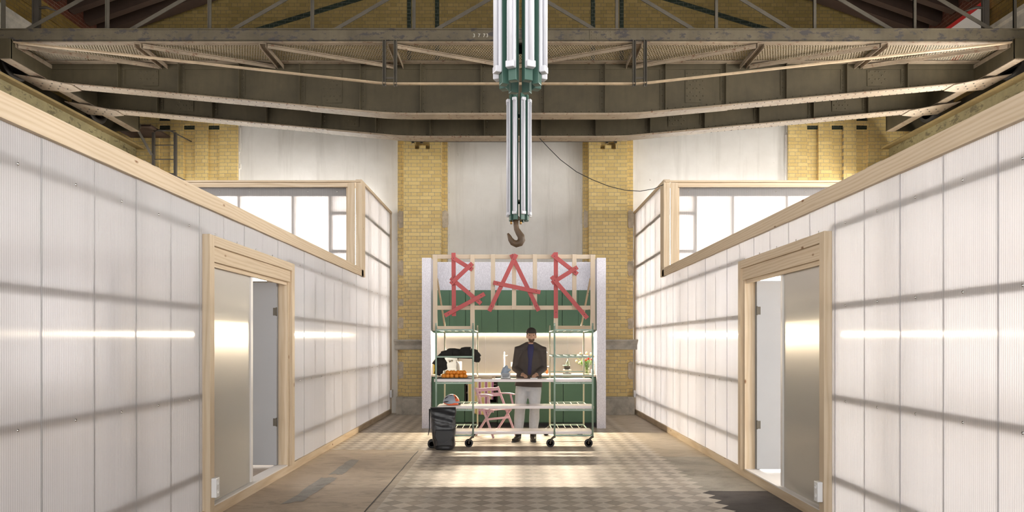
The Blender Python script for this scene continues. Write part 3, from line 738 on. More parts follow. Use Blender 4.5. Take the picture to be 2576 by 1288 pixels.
# steel ladder, left far corner
r = thing('steel_ladder', (-7.4, 14.35, 4.4), 'dark steel ladder in front of the brick at the far left corner', 'ladder')
La, Lb = px(387, 300, 14.4).x, px(442, 300, 14.4).x
for x in (La, Lb):
    m = MB(); m.box(x-.025, x+.025, 14.36, 14.42, 4.40, 5.98); m.build('stile', DARKST, r)
for k in range(9):
    z = px(400, 437, 14.4).z - .3 + .3*k
    if k > 4: break
    m = MB(); m.tube([(La, 14.39, z), (Lb, 14.39, z)], .011, 8); m.build('rung', DARKST, r)
for z in (5.10, 6.0):
    m = MB(); m.tube([(La+.02, 14.40, z), (La+.15, 14.33, z+.02), (Lb-.1, 14.36, z+.01), (Lb+.05, 14.7, z-.05), (Lb+.08, 14.93, z-.05)], .014, 8); m.build('hoop', DARKST, r)
r = thing('access_platform', (-8.1, 14.5, 5.95), 'small timber and steel platform beside the ladder', 'platform')
pa, pb = px(290, 322, 14.3), px(392, 322, 14.3)
m = MB(); m.box(pa.x, pb.x, 14.1, 14.9, 6.02, 6.06); m.build('deck_board', RAFT, r)
m = MB(); m.box(pa.x, pb.x-.2, 14.08, 14.1, 5.97, 6.06); m.build('edge_angle', GREYST, r)
m = MB(); m.beam((pb.x-.3, 14.1, 6.0), (La-.02, 14.35, 5.5), .02, .05); m.build('knee_brace', GREYST, r)
# drooping cable
pts = [px(1350, 340, 12.55), px(1380, 372, 12.5), px(1410, 402, 12.45), px(1450, 432, 12.4), px(1490, 452, 12.3), px(1530, 468, 12.25), px(1570, 478, 12.2), px(1610, 481, 12.15), px(1645, 475, 12.1), px(1674, 462, 12.05)]
m = MB(); m.tube(pts, .007, 6); tag(m.build('cable', BLACK), 'thin black cable drooping from the crane to the right cabin corner', 'cable')

# ================================================================== HANGING LAMPS
def lamp_ring(x, y, zb_, label):
    r = thing('hanging_lamp', (x, y, zb_), label, 'lamp')
    for k in range(8):
        a = 2*PI*(k+.5)/8 + PI/2; dx, dy_ = math.cos(a), math.sin(a)
        M_ = Matrix.Translation((x, y, 0)) @ Matrix.Rotation(a, 4, 'Z')
        m = MB(); m.box(.085, .13, -.026, .026, zb_, zb_+1.63); m.xf(M_); m.build('support_tube', TUBEG, r, .004)
        m = MB(); m.box(.131, .150, -.028, .028, zb_+.07, zb_+1.56)
        m.xf(M_); h = m.build('tube_housing', BATTEN, r, .004)
        m = MB(); 
        m.tube([(.163, 0, zb_+.10), (.163, 0, zb_+1.53)], .0135, 12); m.xf(M_); m.build('tube', LAMPW, h)
        m = MB(); m.box(.131, .173, -.0275, .0275, zb_+.065, zb_+.105); m.xf(M_); m.build('end_cap', LAMPW, h, .006)
        m = MB(); m.box(.131, .173, -.0275, .0275, zb_+1.525, zb_+1.565); m.xf(M_); m.build('end_cap', LAMPW, h, .006)
    for z in (zb_+.25, zb_+1.38):
        m = MB(); m.lathe([(.075, -.012), (.086, -.012), (.086, .012), (.075, .012), (.075, -.012)], (x, y, z), 16); m.build('clamp_ring', GREYST, r)
    m = MB(); m.tube([(x, y, zb_+1.38), (x, y, ZE+HX*SL-.05)], .004, 6); m.build('suspension_wire', GREYST, r)
    m = MB()
    for k in range(4): m.beam((x, y, zb_+1.38), (x+.08*math.cos(k*PI/2), y+.08*math.sin(k*PI/2), zb_+1.38), .012, .012)
    m.build('spider', GREYST, r)
    m = MB(); m.tube([(x+.03, y, zb_+.1), (x+.034, y+.01, zb_+.6), (x+.026, y, zb_+1.0), (x+.03, y, zb_+1.45)], .01, 6); m.build('wiring', GREYST, r)
    return r
lamp_ring(.046, 4.18, 3.12, 'near hanging ring of white fluorescent battens, cut off by the top of the photo')
lf = lamp_ring(.08, 8.9, 3.14, 'far ring of white fluorescent battens on green tubes, above the crane hook')
hk = thing('crane_hook', (.06, 8.9, 2.8), 'rusty iron crane hook hanging under the far ring lamp', 'hook')
HP = [(1298, 548), (1298, 566), (1299.5, 576), (1305, 586), (1310.5, 594), (1312, 603), (1307.5, 611), (1299, 613.5), (1290, 610), (1284, 602), (1281, 594), (1277.5, 587)]
m = MB(); m.tube([px(a, b, 8.9) for a, b in HP], [.034, .034, .036, .042, .046, .05, .05, .048, .042, .033, .024, .012], 12); m.build('hook_body', HOOKM, hk)
m = MB(); c = px(1298, 552, 8.9); m.lathe([(0, 0), (.05, 0), (.055, .03), (.03, .06), (0, .06)], (c.x, 8.9, c.z-.01), 14); m.build('hook_collar', HOOKM, hk)
for xx in (1286, 1310):
    c = px(xx, 564, 8.86); m = MB(); m.lathe([(0, 0), (.014, 0), (.014, .03), (.009, .035), (.009, .07), (0, .07)], tuple(c), 10); m.build('bolt', BRASS, hk)

# ================================================================== BAR BOOTH
bo = thing('bar_booth', (0, 12.8, 0), 'silver foil-faced booth around the green kitchen bar', 'booth')
YF, YK = 12.35, 13.10; BXI = 1.50; BXO = 1.665
for sg in (-1, 1):
    m = MB(); m.box(sg*BXI+.03*(0 if sg < 0 else 1)*0+.02, sg*BXO+.02, YF, YK+.1, 0, 3.09); m.build('side_panel', FOIL, bo, .002)
OX = .02
m = MB(); m.box(-BXI+OX, BXI+OX, YK, YK+.1, 0, 3.10); m.build('back_panel', FOIL, bo)
for a, b in ((-1.5, -.545), (-.543, 1.035), (1.037, 1.5)):
    m = MB(); m.box(a+OX, b+OX, YK-.006, YK-.001, .97, 1.735); m.build('backsplash_sheet', SPLASH, bo)
# base units
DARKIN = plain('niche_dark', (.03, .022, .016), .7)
for k in range(5):
    x0 = -BXI+.003+k*.6+OX; x1 = x0+.594; nm = ['leftmost green base cabinet, beside the yellow bottle', 'green base cabinet with the open niche behind the striped towel', 'middle green base cabinet behind the pink chair', 'green base cabinet behind the standing person', 'rightmost green base cabinet, under the tulips'][k]
    r = thing('base_cabinet', ((x0+x1)/2, 12.8, 0), nm, 'cabinet', 'green base cabinets of the bar')
    if k == 1:
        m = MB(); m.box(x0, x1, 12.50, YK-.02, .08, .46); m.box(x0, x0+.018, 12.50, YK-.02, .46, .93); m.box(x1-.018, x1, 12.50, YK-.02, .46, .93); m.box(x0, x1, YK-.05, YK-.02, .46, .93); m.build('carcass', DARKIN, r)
        m = MB(); m.box(x0+.018, x1-.018, 12.55, YK-.05, .62, .635); m.box(x0+.018, x1-.018, 12.55, YK-.05, .77, .785); m.build('wooden_shelf', WX, r)
        m = MB(); m.box(x0+.002, x1-.002, 12.475, 12.497, .10, .455); m.build('door', GREEN, r, .002)
    else:
        m = MB(); m.box(x0, x1, 12.50, YK-.02, .08, .93); m.build('carcass', DGREEN, r)
        m = MB(); m.box(x0+.002, x1-.002, 12.475, 12.497, .10, .92); m.build('door', GREEN, r, .002)
    m = MB(); m.box(x0, x1, 12.56, 12.58, 0, .08); m.build('plinth', BLACK, r)
m = MB(); m.box(-BXI+OX+.003, BXI+OX-.003, 12.45, YK-.008, .932, .965); tag(m.build('worktop', plain('pale_worktop', (.72, .64, .52), .35, 0, .04, 5), bevel=.003), 'pale worktop running over the green base cabinets', 'worktop')
for k in range(5):
    x0 = -BXI+.003+k*.6+OX; x1 = x0+.594
    r = thing('wall_cabinet', ((x0+x1)/2, 12.9, 1.735), 'green two-door wall cabinet, ' + ['leftmost, behind the letter B', 'second from the left, above the folded coat', 'middle one, behind the letter A', 'fourth from the left, above the person', 'rightmost, behind the letter R'][k], 'cabinet', 'green wall cabinets over the bar')
    m = MB(); m.box(x0, x1, 12.72, YK-.002, 1.738, 2.53); m.build('carcass', DGREEN, r)
    for q in (0, 1):
        m = MB(); m.box(x0+.0015+q*.2975, x0+.295+q*.2975, 12.70, 12.718, 1.735, 2.53); m.build('door', GREEN, r, .0015)
r = thing('led_strip', (OX, 12.98, 1.72), 'glowing warm light strip under the green wall cabinets', 'lamp')
m = MB(); m.box(-1.48+OX, 1.48+OX, 12.965, 12.985, 1.722, 1.734); m.build('diffuser', LEDM, r)
m = MB(); m.box(-1.49+OX, 1.49+OX, 12.958, 12.964, 1.715, 1.737); m.build('profile', CHROME, r)
la = area('led_strip_glow', (OX, 12.975, 1.715), (0, 0, 0), 2.9, .025, 330, (1, .84, .62)); la.rotation_euler = (math.radians(-56), 0, 0)

# ================================================================== BAKER'S RACKS
YR0, YR1 = 10.15, 11.44
def rack(x0, x1, label):
    r = thing('wheeled_rack', ((x0+x1)/2, (YR0+YR1)/2, 0), label, 'rack', 'mint green wheeled racks of the bar')
    for x, y in ((x0, YR0), (x1, YR0), (x0, YR1), (x1, YR1)):
        m = MB(); m.tube([(x, y, .165), (x, y, 1.80)], .0135, 10); m.tube([(x, y, 1.80), (x, y, 1.845)], .011, 10); m.build('post', MINT if y == YR0 else CREAM_R, r)
        sg = -1 if x == x0 else 1
        cx = x-.062; cy = y
        c_ = thing('caster', (cx, cy, 0)); c_.parent = r; c_.location = Vector((cx, cy, 0))-world_loc(r)
        m = MB(); m.lathe([(.038, -.016), (.058, -.016), (.062, -.008), (.062, .008), (.058, .016), (.038, .016), (.038, -.016)], (cx, cy, .0625), 24, 'y'); m.build('tyre', BLACK, c_)
        m = MB(); m.lathe([(0, -.018), (.014, -.018), (.014, .018), (0, .018)], (cx, cy, .0625), 12, 'y')
        for k in range(4): a = k*PI/2+.5; m.beam((cx, cy, .0625), (cx+.042*math.cos(a), cy, .0625+.042*math.sin(a)), .014, .016, up=(0, 1, 0))
        m.build('wheel_hub', GREYST, c_)
        m = MB(); m.tube([(cx-.004, cy-.022, .06), (cx+.012, cy-.022, .115), (cx+.045, cy-.016, .148), (x, cy, .155), (x, cy, .17)], [.012, .013, .014, .02, .016], 8); m.tube([(cx-.004, cy+.022, .06), (cx+.012, cy+.022, .115), (cx+.045, cy+.016, .148), (x, cy, .155)], [.012, .013, .014, .02], 8); m.build('fork', GREYST, c_)
    for z, n in ((1.745, 5), (1.345, 5), (.955, 5), (.555, 5), (.178, 5)):
        m = MB()
        for y in (YR0, YR1): m.box(x0, x1, y-.010, y+.010, z-.014, z+.010)
        m.tube([(x0, YR0, z-.004), (x0, YR1, z-.004)], .009, 8); m.tube([(x1, YR0, z-.004), (x1, YR1, z-.004)], .009, 8)
        m.build('shelf_frame', MINT, r)
        m = MB()
        for k in range(1, n): x = x0+(x1-x0)*k/n; m.tube([(x, YR0, z), (x, YR1, z)], .0055, 6)
        m.build('shelf_bars', CREAM_R, r)
    if x0 > 0:
        m = MB(); m.box(x0, x1, YR0-.008, YR0+.008, 1.062, 1.078); m.box(x0, x1, YR1-.008, YR1+.008, 1.062, 1.078); m.build('guard_rail', MINT, r)
    return r
rack(px(1097, 0, YR0).x, px(1190, 0, YR0).x, 'mint green wheeled rack on the left, holding oranges, helmet and coat')
rack(px(1395, 0, YR0).x, px(1491, 0, YR0).x, 'mint green wheeled rack on the right, in front of the tulips')
for z, xa, xb, lb in ((.967, 1092, 1490, 'topmost white plank of the bar, carrying the oranges'), (.567, 1100, 1494, 'middle white plank of the bar, carrying the helmet'), (.190, 1099, 1490, 'lowest white plank of the bar, near the floor')):
    a, b = px(xa, 0, 10.18).x, px(xb, 0, 10.18).x
    m = MB(); m.prism([(10.175, z+.006), (10.18, z), (10.53, z), (10.535, z+.006), (10.535, z+.038), (10.53, z+.044), (10.18, z+.044), (10.175, z+.038)], a, b, 'x')
    tag(m.build('shelf_plank', PLANK, bevel=.003), lb, 'plank', 'white planks across the racks')
# ================================================================== BAR SIGN
def zp(x, y, Y=10.15): return px(1040+x/4.954, 620+y/4.954, Y)
sn = thing('bar_sign', (0, 10.15, 1.75), 'raw timber frame with BAR in crooked red boards, standing on the racks', 'sign')
YS = 10.20
def zbox(x0, x1, y0, y1, mat, name, ya=YS, th=.03):
    a, b = zp(x0, y1, YS), zp(x1, y0, YS); m = MB(); m.box(a.x, b.x, ya, ya+th, a.z, b.z); return m.build(name, mat, sn, .002)
zbox(235, 2270, 97, 150, SX, 'frame_rail', YS+.03)
zbox(297, 2208, 735, 788, SX, 'frame_rail', YS+.03)
zbox(243, 297, 100, 1050, SZ, 'frame_stud'); zbox(708, 762, 100, 1044, SZ, 'frame_stud'); zbox(1750, 1803, 100, 1040, SZ, 'frame_stud'); zbox(2208, 2265, 100, 1038, SZ, 'frame_stud')
for a in (965, 1228, 1488, 1980): zbox(a, a+53, 97, 782, SZ, 'frame_stud')
zbox(297, 735, 992, 1045, SX, 'foot_rail', YS+.03); zbox(1803, 2225, 987, 1036, WX, 'foot_rail', YS+.03)
for (a, b), (c_, d) in (((1100, 703), (1119, 820)), ((1485, 703), (1462, 822))):
    p, q = px(a, b, 10.25), px(c_, d, 11.3); m = MB(); m.beam(p, q, .022, .045); m.build('back_brace', WZ, sn)
def letter(nm, boards):
    r = None
    for i, ((x0, y0), (x1, y1), layer) in enumerate(boards):
        Y = YS - .012 - .0225*layer - .002*i; p, q = zp(x0, y0, Y), zp(x1, y1, Y)
        m = MB(); m.beam(p, q, .022, .0615, up=(q-p).cross(Vector((0, 1, 0))))
        if r is None: r = m.build('letter', RED, sn, .002); r['label'] = 'crooked letter %s of red boards' % nm; par = r
        else: m.build('letter_board', RED, par, .002)
        d = (q-p)
        for t_ in (.09, .91):
            c0 = p+d*t_; s_ = MB(); s_.lathe([(0, 0), (.006, 0), (.006, -.003), (0, -.004)], (c0.x, c0.y-.011, c0.z), 8, 'y'); s_.build('screw', BLACK, par)
letter('B', [((500, 80), (505, 868), 0), ((478, 133), (735, 290), 1), ((735, 210), (465, 468), 2), ((465, 393), (843, 712), 1), ((888, 590), (390, 862), 2)])
letter('A', [((1220, 100), (1562, 803), 0), ((1282, 98), (945, 808), 1), ((995, 450), (1583, 572), 2)])
letter('R', [((1775, 73), (1775, 893), 0), ((1728, 100), (2045, 347), 1), ((2045, 258), (1725, 458), 2), ((1720, 375), (2168, 895), 3)])

# ================================================================== THINGS ON AND AROUND THE BAR
# tray of oranges on the top plank
m = MB(); ta, tb = px(1099, 0, 10.36).x, px(1188, 0, 10.36).x
m.box(ta, tb, 10.20, 10.52, 1.011, 1.016); m.box(ta, tb, 10.197, 10.203, 1.011, 1.028); m.box(ta, tb, 10.517, 10.523, 1.011, 1.028); m.box(ta-.003, ta+.003, 10.2, 10.52, 1.011, 1.028); m.box(tb-.003, tb+.003, 10.2, 10.52, 1.011, 1.028)
tag(m.build('baking_tray', plain('dark_tray', (.05, .04, .035), .4, .6)), 'dark baking tray under the oranges', 'tray')
ORG = plain('orange_peel', (.80, .27, .025), .45, 0, .08, 60, bump=.5)
omesh = None
R_ = .0365
spots = [(1116, 0, 0), (1126, 0, 0), (1136, 0, 0), (1149, 0, 0), (1160.5, 0, 0), (1170, 0, 0), (1126, .055, 1), (1135.5, .055, 1), (1142, .045, 1), (1152, .05, 1), (1160, .055, 1), (1168, .05, 1), (1120, .11, 0), (1132, .1, 0), (1145, .1, 0), (1157, .1, 0)]
ol = ['at the front left end', 'second of the front row', 'third of the front row', 'fourth of the front row', 'fifth of the front row', 'at the front right end']
ou = ['leftmost', 'second', 'third', 'fourth', 'fifth', 'rightmost']
for i, (xx, dyy, up) in enumerate(spots):
    Y = 10.27+dyy; x = px(xx, 0, Y).x; z = 1.016+R_+(up*.050)
    if omesh is None:
        m = MB(); m.ball((0, 0, 0), (R_, R_, R_*.96), 16, 10); omesh = m.build('orange', ORG); o = omesh
        s_ = MB(); s_.lathe([(0, 0), (.004, 0), (.003, .002), (0, .003)], (0, 0, R_*.955), 6); s_.build('stem_button', DGREEN, omesh)
        off = omesh.location.copy()
    else: o = copy_tree(omesh)
    o.location = Vector((x, Y, z)) + off
    lb = 'orange on the tray, ' + (ol[i] if i < 6 else (ou[i-6] + ' of the upper layer') if i < 12 else ['behind the front left end', 'in the back row left of centre', 'in the back row right of centre', 'at the back row right end'][i-12])
    tag(o, lb, 'orange', 'oranges on the baking tray')
# helmet
hc = px(1136, 1000, 10.33); hz = .611
r = thing('bicycle_helmet', (hc.x, 10.33, hz), 'grey and orange bicycle helmet on the middle plank', 'helmet')
GREYH = plain('helmet_grey', (.30, .33, .39), .35, 0, .05, 5); ORH = plain('helmet_orange', (.75, .13, .04), .4)
def helm(m, lo, hi, a0, a1, n=26, k=12, grow=1.0):
    vs = []; rx_, ry_, rz_ = .125*grow, .098*grow, .135*grow
    for i in range(k+1):
        t_ = lo+(hi-lo)*i/k
        for j in range(n+1):
            a = a0+(a1-a0)*j/n
            vs.append((hc.x+rx_*math.cos(t_)*math.cos(a)*(1.04 if math.cos(a) < 0 else .96), 10.33+ry_*math.cos(t_)*math.sin(a), hz+.03+rz_*math.sin(t_)))
    m.add(vs, [(i*(n+1)+j, i*(n+1)+j+1, (i+1)*(n+1)+j+1, (i+1)*(n+1)+j) for i in range(k) for j in range(n)], 0, True)
m = MB(); helm(m, -.02, PI/2, 0, 2*PI); m.build('shell', GREYH, r)
m = MB(); helm(m, .22, 1.15, -.98, 1.0, grow=1.02); m.build('orange_panel', ORH, r)
def hsurf(el, ang, g=1.0):
    return (hc.x+.125*g*math.cos(el)*math.cos(ang)*(1.04 if math.cos(ang) < 0 else .96), 10.33+.098*g*math.cos(el)*math.sin(ang), hz+.03+.135*g*math.sin(el))
for pts_, rr in (([(.12, -2.75), (.15, -2.45), (.20, -2.1), (.28, -1.85)], .009), ([(.50, -2.6), (.68, -2.4), (.82, -2.1)], .012), ([(1.0, -2.0), (1.08, -1.6), (1.05, -1.2)], .008), ([(.52, -.85), (.72, -.75), (.88, -.7)], .011)):
    m = MB(); m.tube([hsurf(a_, b_, 1.0) for a_, b_ in pts_], [rr*.35]+[rr]*(len(pts_)-2)+[rr*.35], 8); m.build('vent', BLACK, r)
m = MB(); m.tube([(hc.x-.11, 10.27, hz+.035), (hc.x-.04, 10.24, hz+.012), (hc.x+.05, 10.245, hz+.022), (hc.x+.11, 10.27, hz+.02)], [.006, .01, .018, .012], 8); m.build('inner_band', ORH, r)
m = MB(); m.ball((hc.x+.125, 10.27, hz+.02), (.022, .018, .016)); m.build('rear_light', BLACK, r)
# black trolley bag
bx0, bx1 = px(1082, 0, 9.95).x, px(1147, 0, 9.95).x
r = thing('trolley_bag', ((bx0+bx1)/2, 9.98, 0), 'black tarpaulin trolley bag leaning at the left rack', 'bag')
BAGM = plain('black_tarpaulin', (.022, .022, .024), .32, 0, .2, 6, bump=.15)
m = MB(); vs = []; nz, na = 26, 40
for i in range(nz+1):
    t_ = i/nz; z = .01+.59*t_
    wl = px(1092, 0, 9.95).x*(1-t_)+bx0*t_; wr = px(1143, 0, 9.95).x*(1-t_)+bx1*t_
    hw = (wr-wl)/2; cx = (wr+wl)/2; dp = .12*(1-t_**3)+.025
    if t_ < .12: hw *= .86+.14*math.sqrt(max(0, 1-(1-t_/.12)**2)); 
    for k in range(na):
        a = 2*PI*k/na; ca, sa = math.cos(a), math.sin(a)
        sx = math.copysign(abs(ca)**.45, ca); sy = math.copysign(abs(sa)**.45, sa)
        d = .012*noise.noise(Vector((sx*2.2, sy*2, t_*6)))+.018*math.exp(-((t_-.52)/.05)**2)*(.5 if sy < 0 else 0)
        crease = .010*math.sin(t_*38+3*sx)*(.3+.7*(t_ > .55))
        vs.append((cx+sx*(hw+d), 9.98+sy*(dp+d+crease), z))
m.add(vs, [(i*na+k, i*na+(k+1) % na, (i+1)*na+(k+1) % na, (i+1)*na+k) for i in range(nz) for k in range(na)] + [tuple(range(na))[::-1], tuple(nz*na+k for k in range(na))], 0, True)
bag = m.build('bag_body', BAGM, r)
m = MB(); m.prism([(px(1096, 0, 9.83).x, .06), (px(1140, 0, 9.83).x, .06), (px(1138, 0, 9.83).x, .14), (px(1142, 0, 9.83).x, .2), (px(1139, 0, 9.83).x, .30), (px(1094, 0, 9.83).x, .30), (px(1091, 0, 9.83).x, .2), (px(1098, 0, 9.83).x, .13)], 9.80, 9.86, 'y'); m.build('front_pocket', BAGM, r, .022)
STG = plain('strap_grey', (.10, .10, .105), .5); m = MB(); m.tube([px(1098, 1110, 9.795), px(1106, 1114, 9.79), px(1118, 1115, 9.79), px(1128, 1109, 9.795)], .003, 6); m.build('cord', STG, r); m = MB(); m.tube([px(1092, 1066, 9.81), px(1110, 1070, 9.80), px(1140, 1066, 9.81)], .006, 6); m.build('strap', STG, r)
m = MB(); m.tube([(bx0-.01, 9.98, .585), (bx0-.012, 9.98, .3), (bx0-.03, 9.97, .2)], [.012, .008, .004], 8); m.build('side_strap', BLACK, r)
m = MB(); m.box(bx0+.003, bx1-.003, 9.955, 10.0, .595, .612); m.build('roll_closure', BLACK, r, .006)
for dy_ in (.0, ):
    m = MB(); c = px(1086, 1117, 10.05); m.lathe([(.036, -.014), (.058, -.014), (.062, 0), (.058, .014), (.036, .014), (.036, -.014)], (c.x, 10.05, .0625), 24, 'y'); w_ = m.build('wheel', BLACK, r)
    m = MB()
    for k in range(5): a = k*2*PI/5; m.beam((c.x, 10.05, .0625), (c.x+.042*math.cos(a), 10.05, .0625+.042*math.sin(a)), .01, .012, up=(0, 1, 0))
    m.build('spokes', GREYST, w_)
# black coat draped over the left rack
COAT = plain('black_cloth', (.016, .014, .012), .9, 0, .3, 10, bump=.3)
def remeshed(o, vox, smooth=6, tex=0):
    md = o.modifiers.new('remesh', 'REMESH'); md.mode = 'VOXEL'; md.voxel_size = vox; md.use_smooth_shade = True
    s_ = o.modifiers.new('smooth', 'SMOOTH'); s_.iterations = smooth; s_.factor = .5
    return o
m = MB()
def pz4(x, y, Y): return px(1060+x/7.154, 820+y/7.154, Y)
for a, b, c_, ra in (((360, 515), (560, 490), 10.25, (.05, .055)), ((480, 470), (700, 490), 10.3, (.06, .06)), ((700, 470), (880, 480), 10.25, (.06, .085)), ((760, 450), (900, 500), 10.4, (.06, .07)), ((880, 500), (1000, 520), 10.3, (.075, .07)), ((985, 520), (1030, 570), 10.3, (.06, .055)), ((1000, 560), (985, 650), 10.3, (.065, .05)), ((400, 510), (900, 510), 10.5, (.05, .07)), ((520, 440), (500, 470), 10.4, (.03, .05))):
    m.tube([pz4(*a, c_), pz4((a[0]+b[0])/2, (a[1]+b[1])/2-6, c_), pz4(*b, c_)], [ra[0], max(ra), ra[1]], 12)
for a, b, c_, d in (((330, 560), (290, 700), 10.28, (.045, .085)), ((290, 700), (270, 790), 10.28, (.05, .03)), ((340, 600), (330, 860), 10.28, (.06, .05)), ((330, 850), (270, 880), 10.28, (.05, .02)), ((360, 620), (430, 700), 10.3, (.06, .05)), ((400, 680), (440, 790), 10.3, (.055, .03)), ((320, 540), (280, 870), 10.3, (.03, .05)), ((380, 530), (300, 600), 10.27, (.05, .05))):
    m.tube([pz4(*a, c_), pz4(*b, c_)], list(d), 10, flat=.6)
for v in range(len(m.v)):
    x, y, z = m.v[v]; n_ = noise.noise(Vector((x*14, y*10, z*14))); m.v[v] = (x+n_*.012, y+n_*.012, z+n_*.012)
co = m.build('draped_coat', COAT); remeshed(co, .010, 3); tag(co, 'black coat draped over a shelf of the left rack', 'coat')
# counter things
CT = .965
def put(name, mb_parts, label, cat, loc):
    r = thing(name, loc, label, cat)
    for nm, m, mat in mb_parts: m.build(nm, mat, r)
    return r
def thin_glass(name, tint, k=.16):
    t = NT(name); tr = t.n('ShaderNodeBsdfTransparent'); tr.inputs[0].default_value = (*tint, 1)
    g = t.n('ShaderNodeBsdfGlossy'); g.inputs['Roughness'].default_value = .05
    f = t.n('ShaderNodeLayerWeight'); f.inputs[0].default_value = .35
    m = t.n('ShaderNodeMixShader'); t.l(t.math('ADD', t.math('MULTIPLY', f.outputs['Facing'], .5), k*.3), m.inputs[0]); t.l(tr.outputs[0], m.inputs[1]); t.l(g.outputs[0], m.inputs[2])
    return t.done(m.outputs[0])
GLASS = thin_glass('clear_glass', (.93, .97, .92))
c = px(1090, 905, 12.75); x = c.x
put('yellow_bottle', [('bottle_body', MB().lathe([(0, 0), (.034, 0), (.036, .02), (.036, .17), (.022, .20), (.016, .22), (0, .22)], (x, 12.75, CT), 20), plain('yellow_plastic', (.70, .52, .04), .4)), ('pump_cap', MB().lathe([(0, .215), (.018, .215), (.018, .24), (.006, .245), (.006, .275), (0, .275)], (x, 12.75, CT), 14).tube([(x, 12.75, CT+.27), (x-.03, 12.75, CT+.275), (x-.035, 12.75, CT+.262)], .006, 8), BLACK)], 'yellow pump bottle at the left end of the worktop', 'bottle', (x, 12.75, CT))
x = px(1134, 0, 12.8).x
em = MB().box(x-.13, x+.13, 12.68, 12.98, CT+.03, CT+.09).box(x-.13, x+.13, 12.80, 12.98, CT+.09, CT+.40).box(x-.13, x+.13, 12.66, 12.98, CT+.27, CT+.40)
r = put('espresso_machine', [('machine_body', em, brushed('machine_steel', (.62, .58, .5), .25))], 'steel espresso machine behind the oranges', 'coffee machine', (x, 12.8, CT))
MB().lathe([(0, 0), (.035, 0), (.035, .04), (0, .04)], (x, 12.72, CT+.235), 16).build('group_head', CHROME, r); MB().tube([(x, 12.70, CT+.245), (x+.0, 12.58, CT+.235)], .012, 8).build('handle', BLACK, r)
MB().tube([(x+.10, 12.70, CT+.3), (x+.12, 12.66, CT+.2), (x+.12, 12.66, CT+.1)], .005, 8).build('steam_wand', CHROME, r)
for sx in (-.11, .11): MB().lathe([(0, 0), (.014, 0), (.014, .03), (0, .03)], (x+sx, 12.72, CT), 10).build('foot', BLACK, r)
MB().box(x-.12, x+.12, 12.7, 12.95, CT+.40, CT+.408).build('cup_rail', CHROME, r)
for i, (dx, dy_, n) in enumerate(((-.08, 0, 'leftmost cup on'), (0, .03, 'middle cup on'), (.08, 0, 'rightmost cup on'))):
    m = MB().lathe([(0, 0), (.022, 0), (.034, .05), (.031, .05), (.02, .006), (0, .006)], (x+dx, 12.8+dy_, CT+.408), 16)
    tag(m.build('cup', WHITE), 'white coffee cup, %s the espresso machine' % n, 'cup', 'cups on the espresso machine')
x = px(1155, 0, 12.7).x
put('paper_towel_roll', [('roll', MB().lathe([(.018, 0), (.048, 0), (.05, .01), (.05, .235), (.018, .235), (.018, 0)], (x, 12.7, CT+.002), 24), plain('paper', (.8, .78, .74), .9)), ('core', MB().lathe([(0, -.001), (.017, -.001), (.017, .24), (0, .24)], (x, 12.7, CT+.002), 12), plain('card', (.35, .22, .12), .9))], 'white paper towel roll standing beside the espresso machine', 'paper roll', (x, 12.7, CT))
# taps
def tap(x, h, label):
    r = thing('tap', (x, 12.95, CT), label, 'tap')
    MB().lathe([(0, 0), (.028, 0), (.028, .012), (.014, .02), (.014, h-.03), (0, h-.03)], (x, 12.95, CT), 16).tube([(x, 12.95, CT+h-.04), (x, 12.95, CT+h-.01), (x, 12.92, CT+h), (x, 12.78, CT+h), (x, 12.76, CT+h-.03)], .013, 10).build('spout', CHROME, r)
    MB().tube([(x+.012, 12.95, CT+h*.82), (x+.06, 12.95, CT+h*.86)], .006, 8).build('lever', CHROME, r)
tap(px(1269, 0, 12.95).x, .40, 'tall steel tap left of the person'); 
x = px(1376, 0, 12.9).x
r = thing('soap_dispenser', (x, 12.9, CT), 'slim steel and copper dispenser right of the person', 'dispenser')
MB().lathe([(0, 0), (.02, 0), (.02, .10), (0, .10)], (x, 12.9, CT), 14).build('base', plain('copper', (.55, .2, .08), .3, 1), r); MB().lathe([(0, .10), (.010, .10), (.010, .38), (.014, .40), (0, .41)], (x, 12.9, CT), 12).build('stem', CHROME, r); MB().box(x-.04, x+.04, 12.89, 12.91, CT+.13, CT+.15).build('cross_handle', CHROME, r)
# socket plate on the backsplash
a, b = px(1285, 922, YK-.02), px(1305, 911, YK-.02)
r = thing('socket_plate', ((a.x+b.x)/2, YK-.02, a.z), 'white double socket on the steel backsplash', 'socket')
MB().box(a.x, b.x, YK-.018, YK-.006, a.z, b.z).build('plate', WHITE, r, .002)
for q in (.27, .73): MB().lathe([(0, 0), (.02, 0), (.02, -.003), (0, -.003)], (a.x+(b.x-a.x)*q, YK-.018, (a.z+b.z)/2), 14, 'y').build('outlet', WHITEP, r)
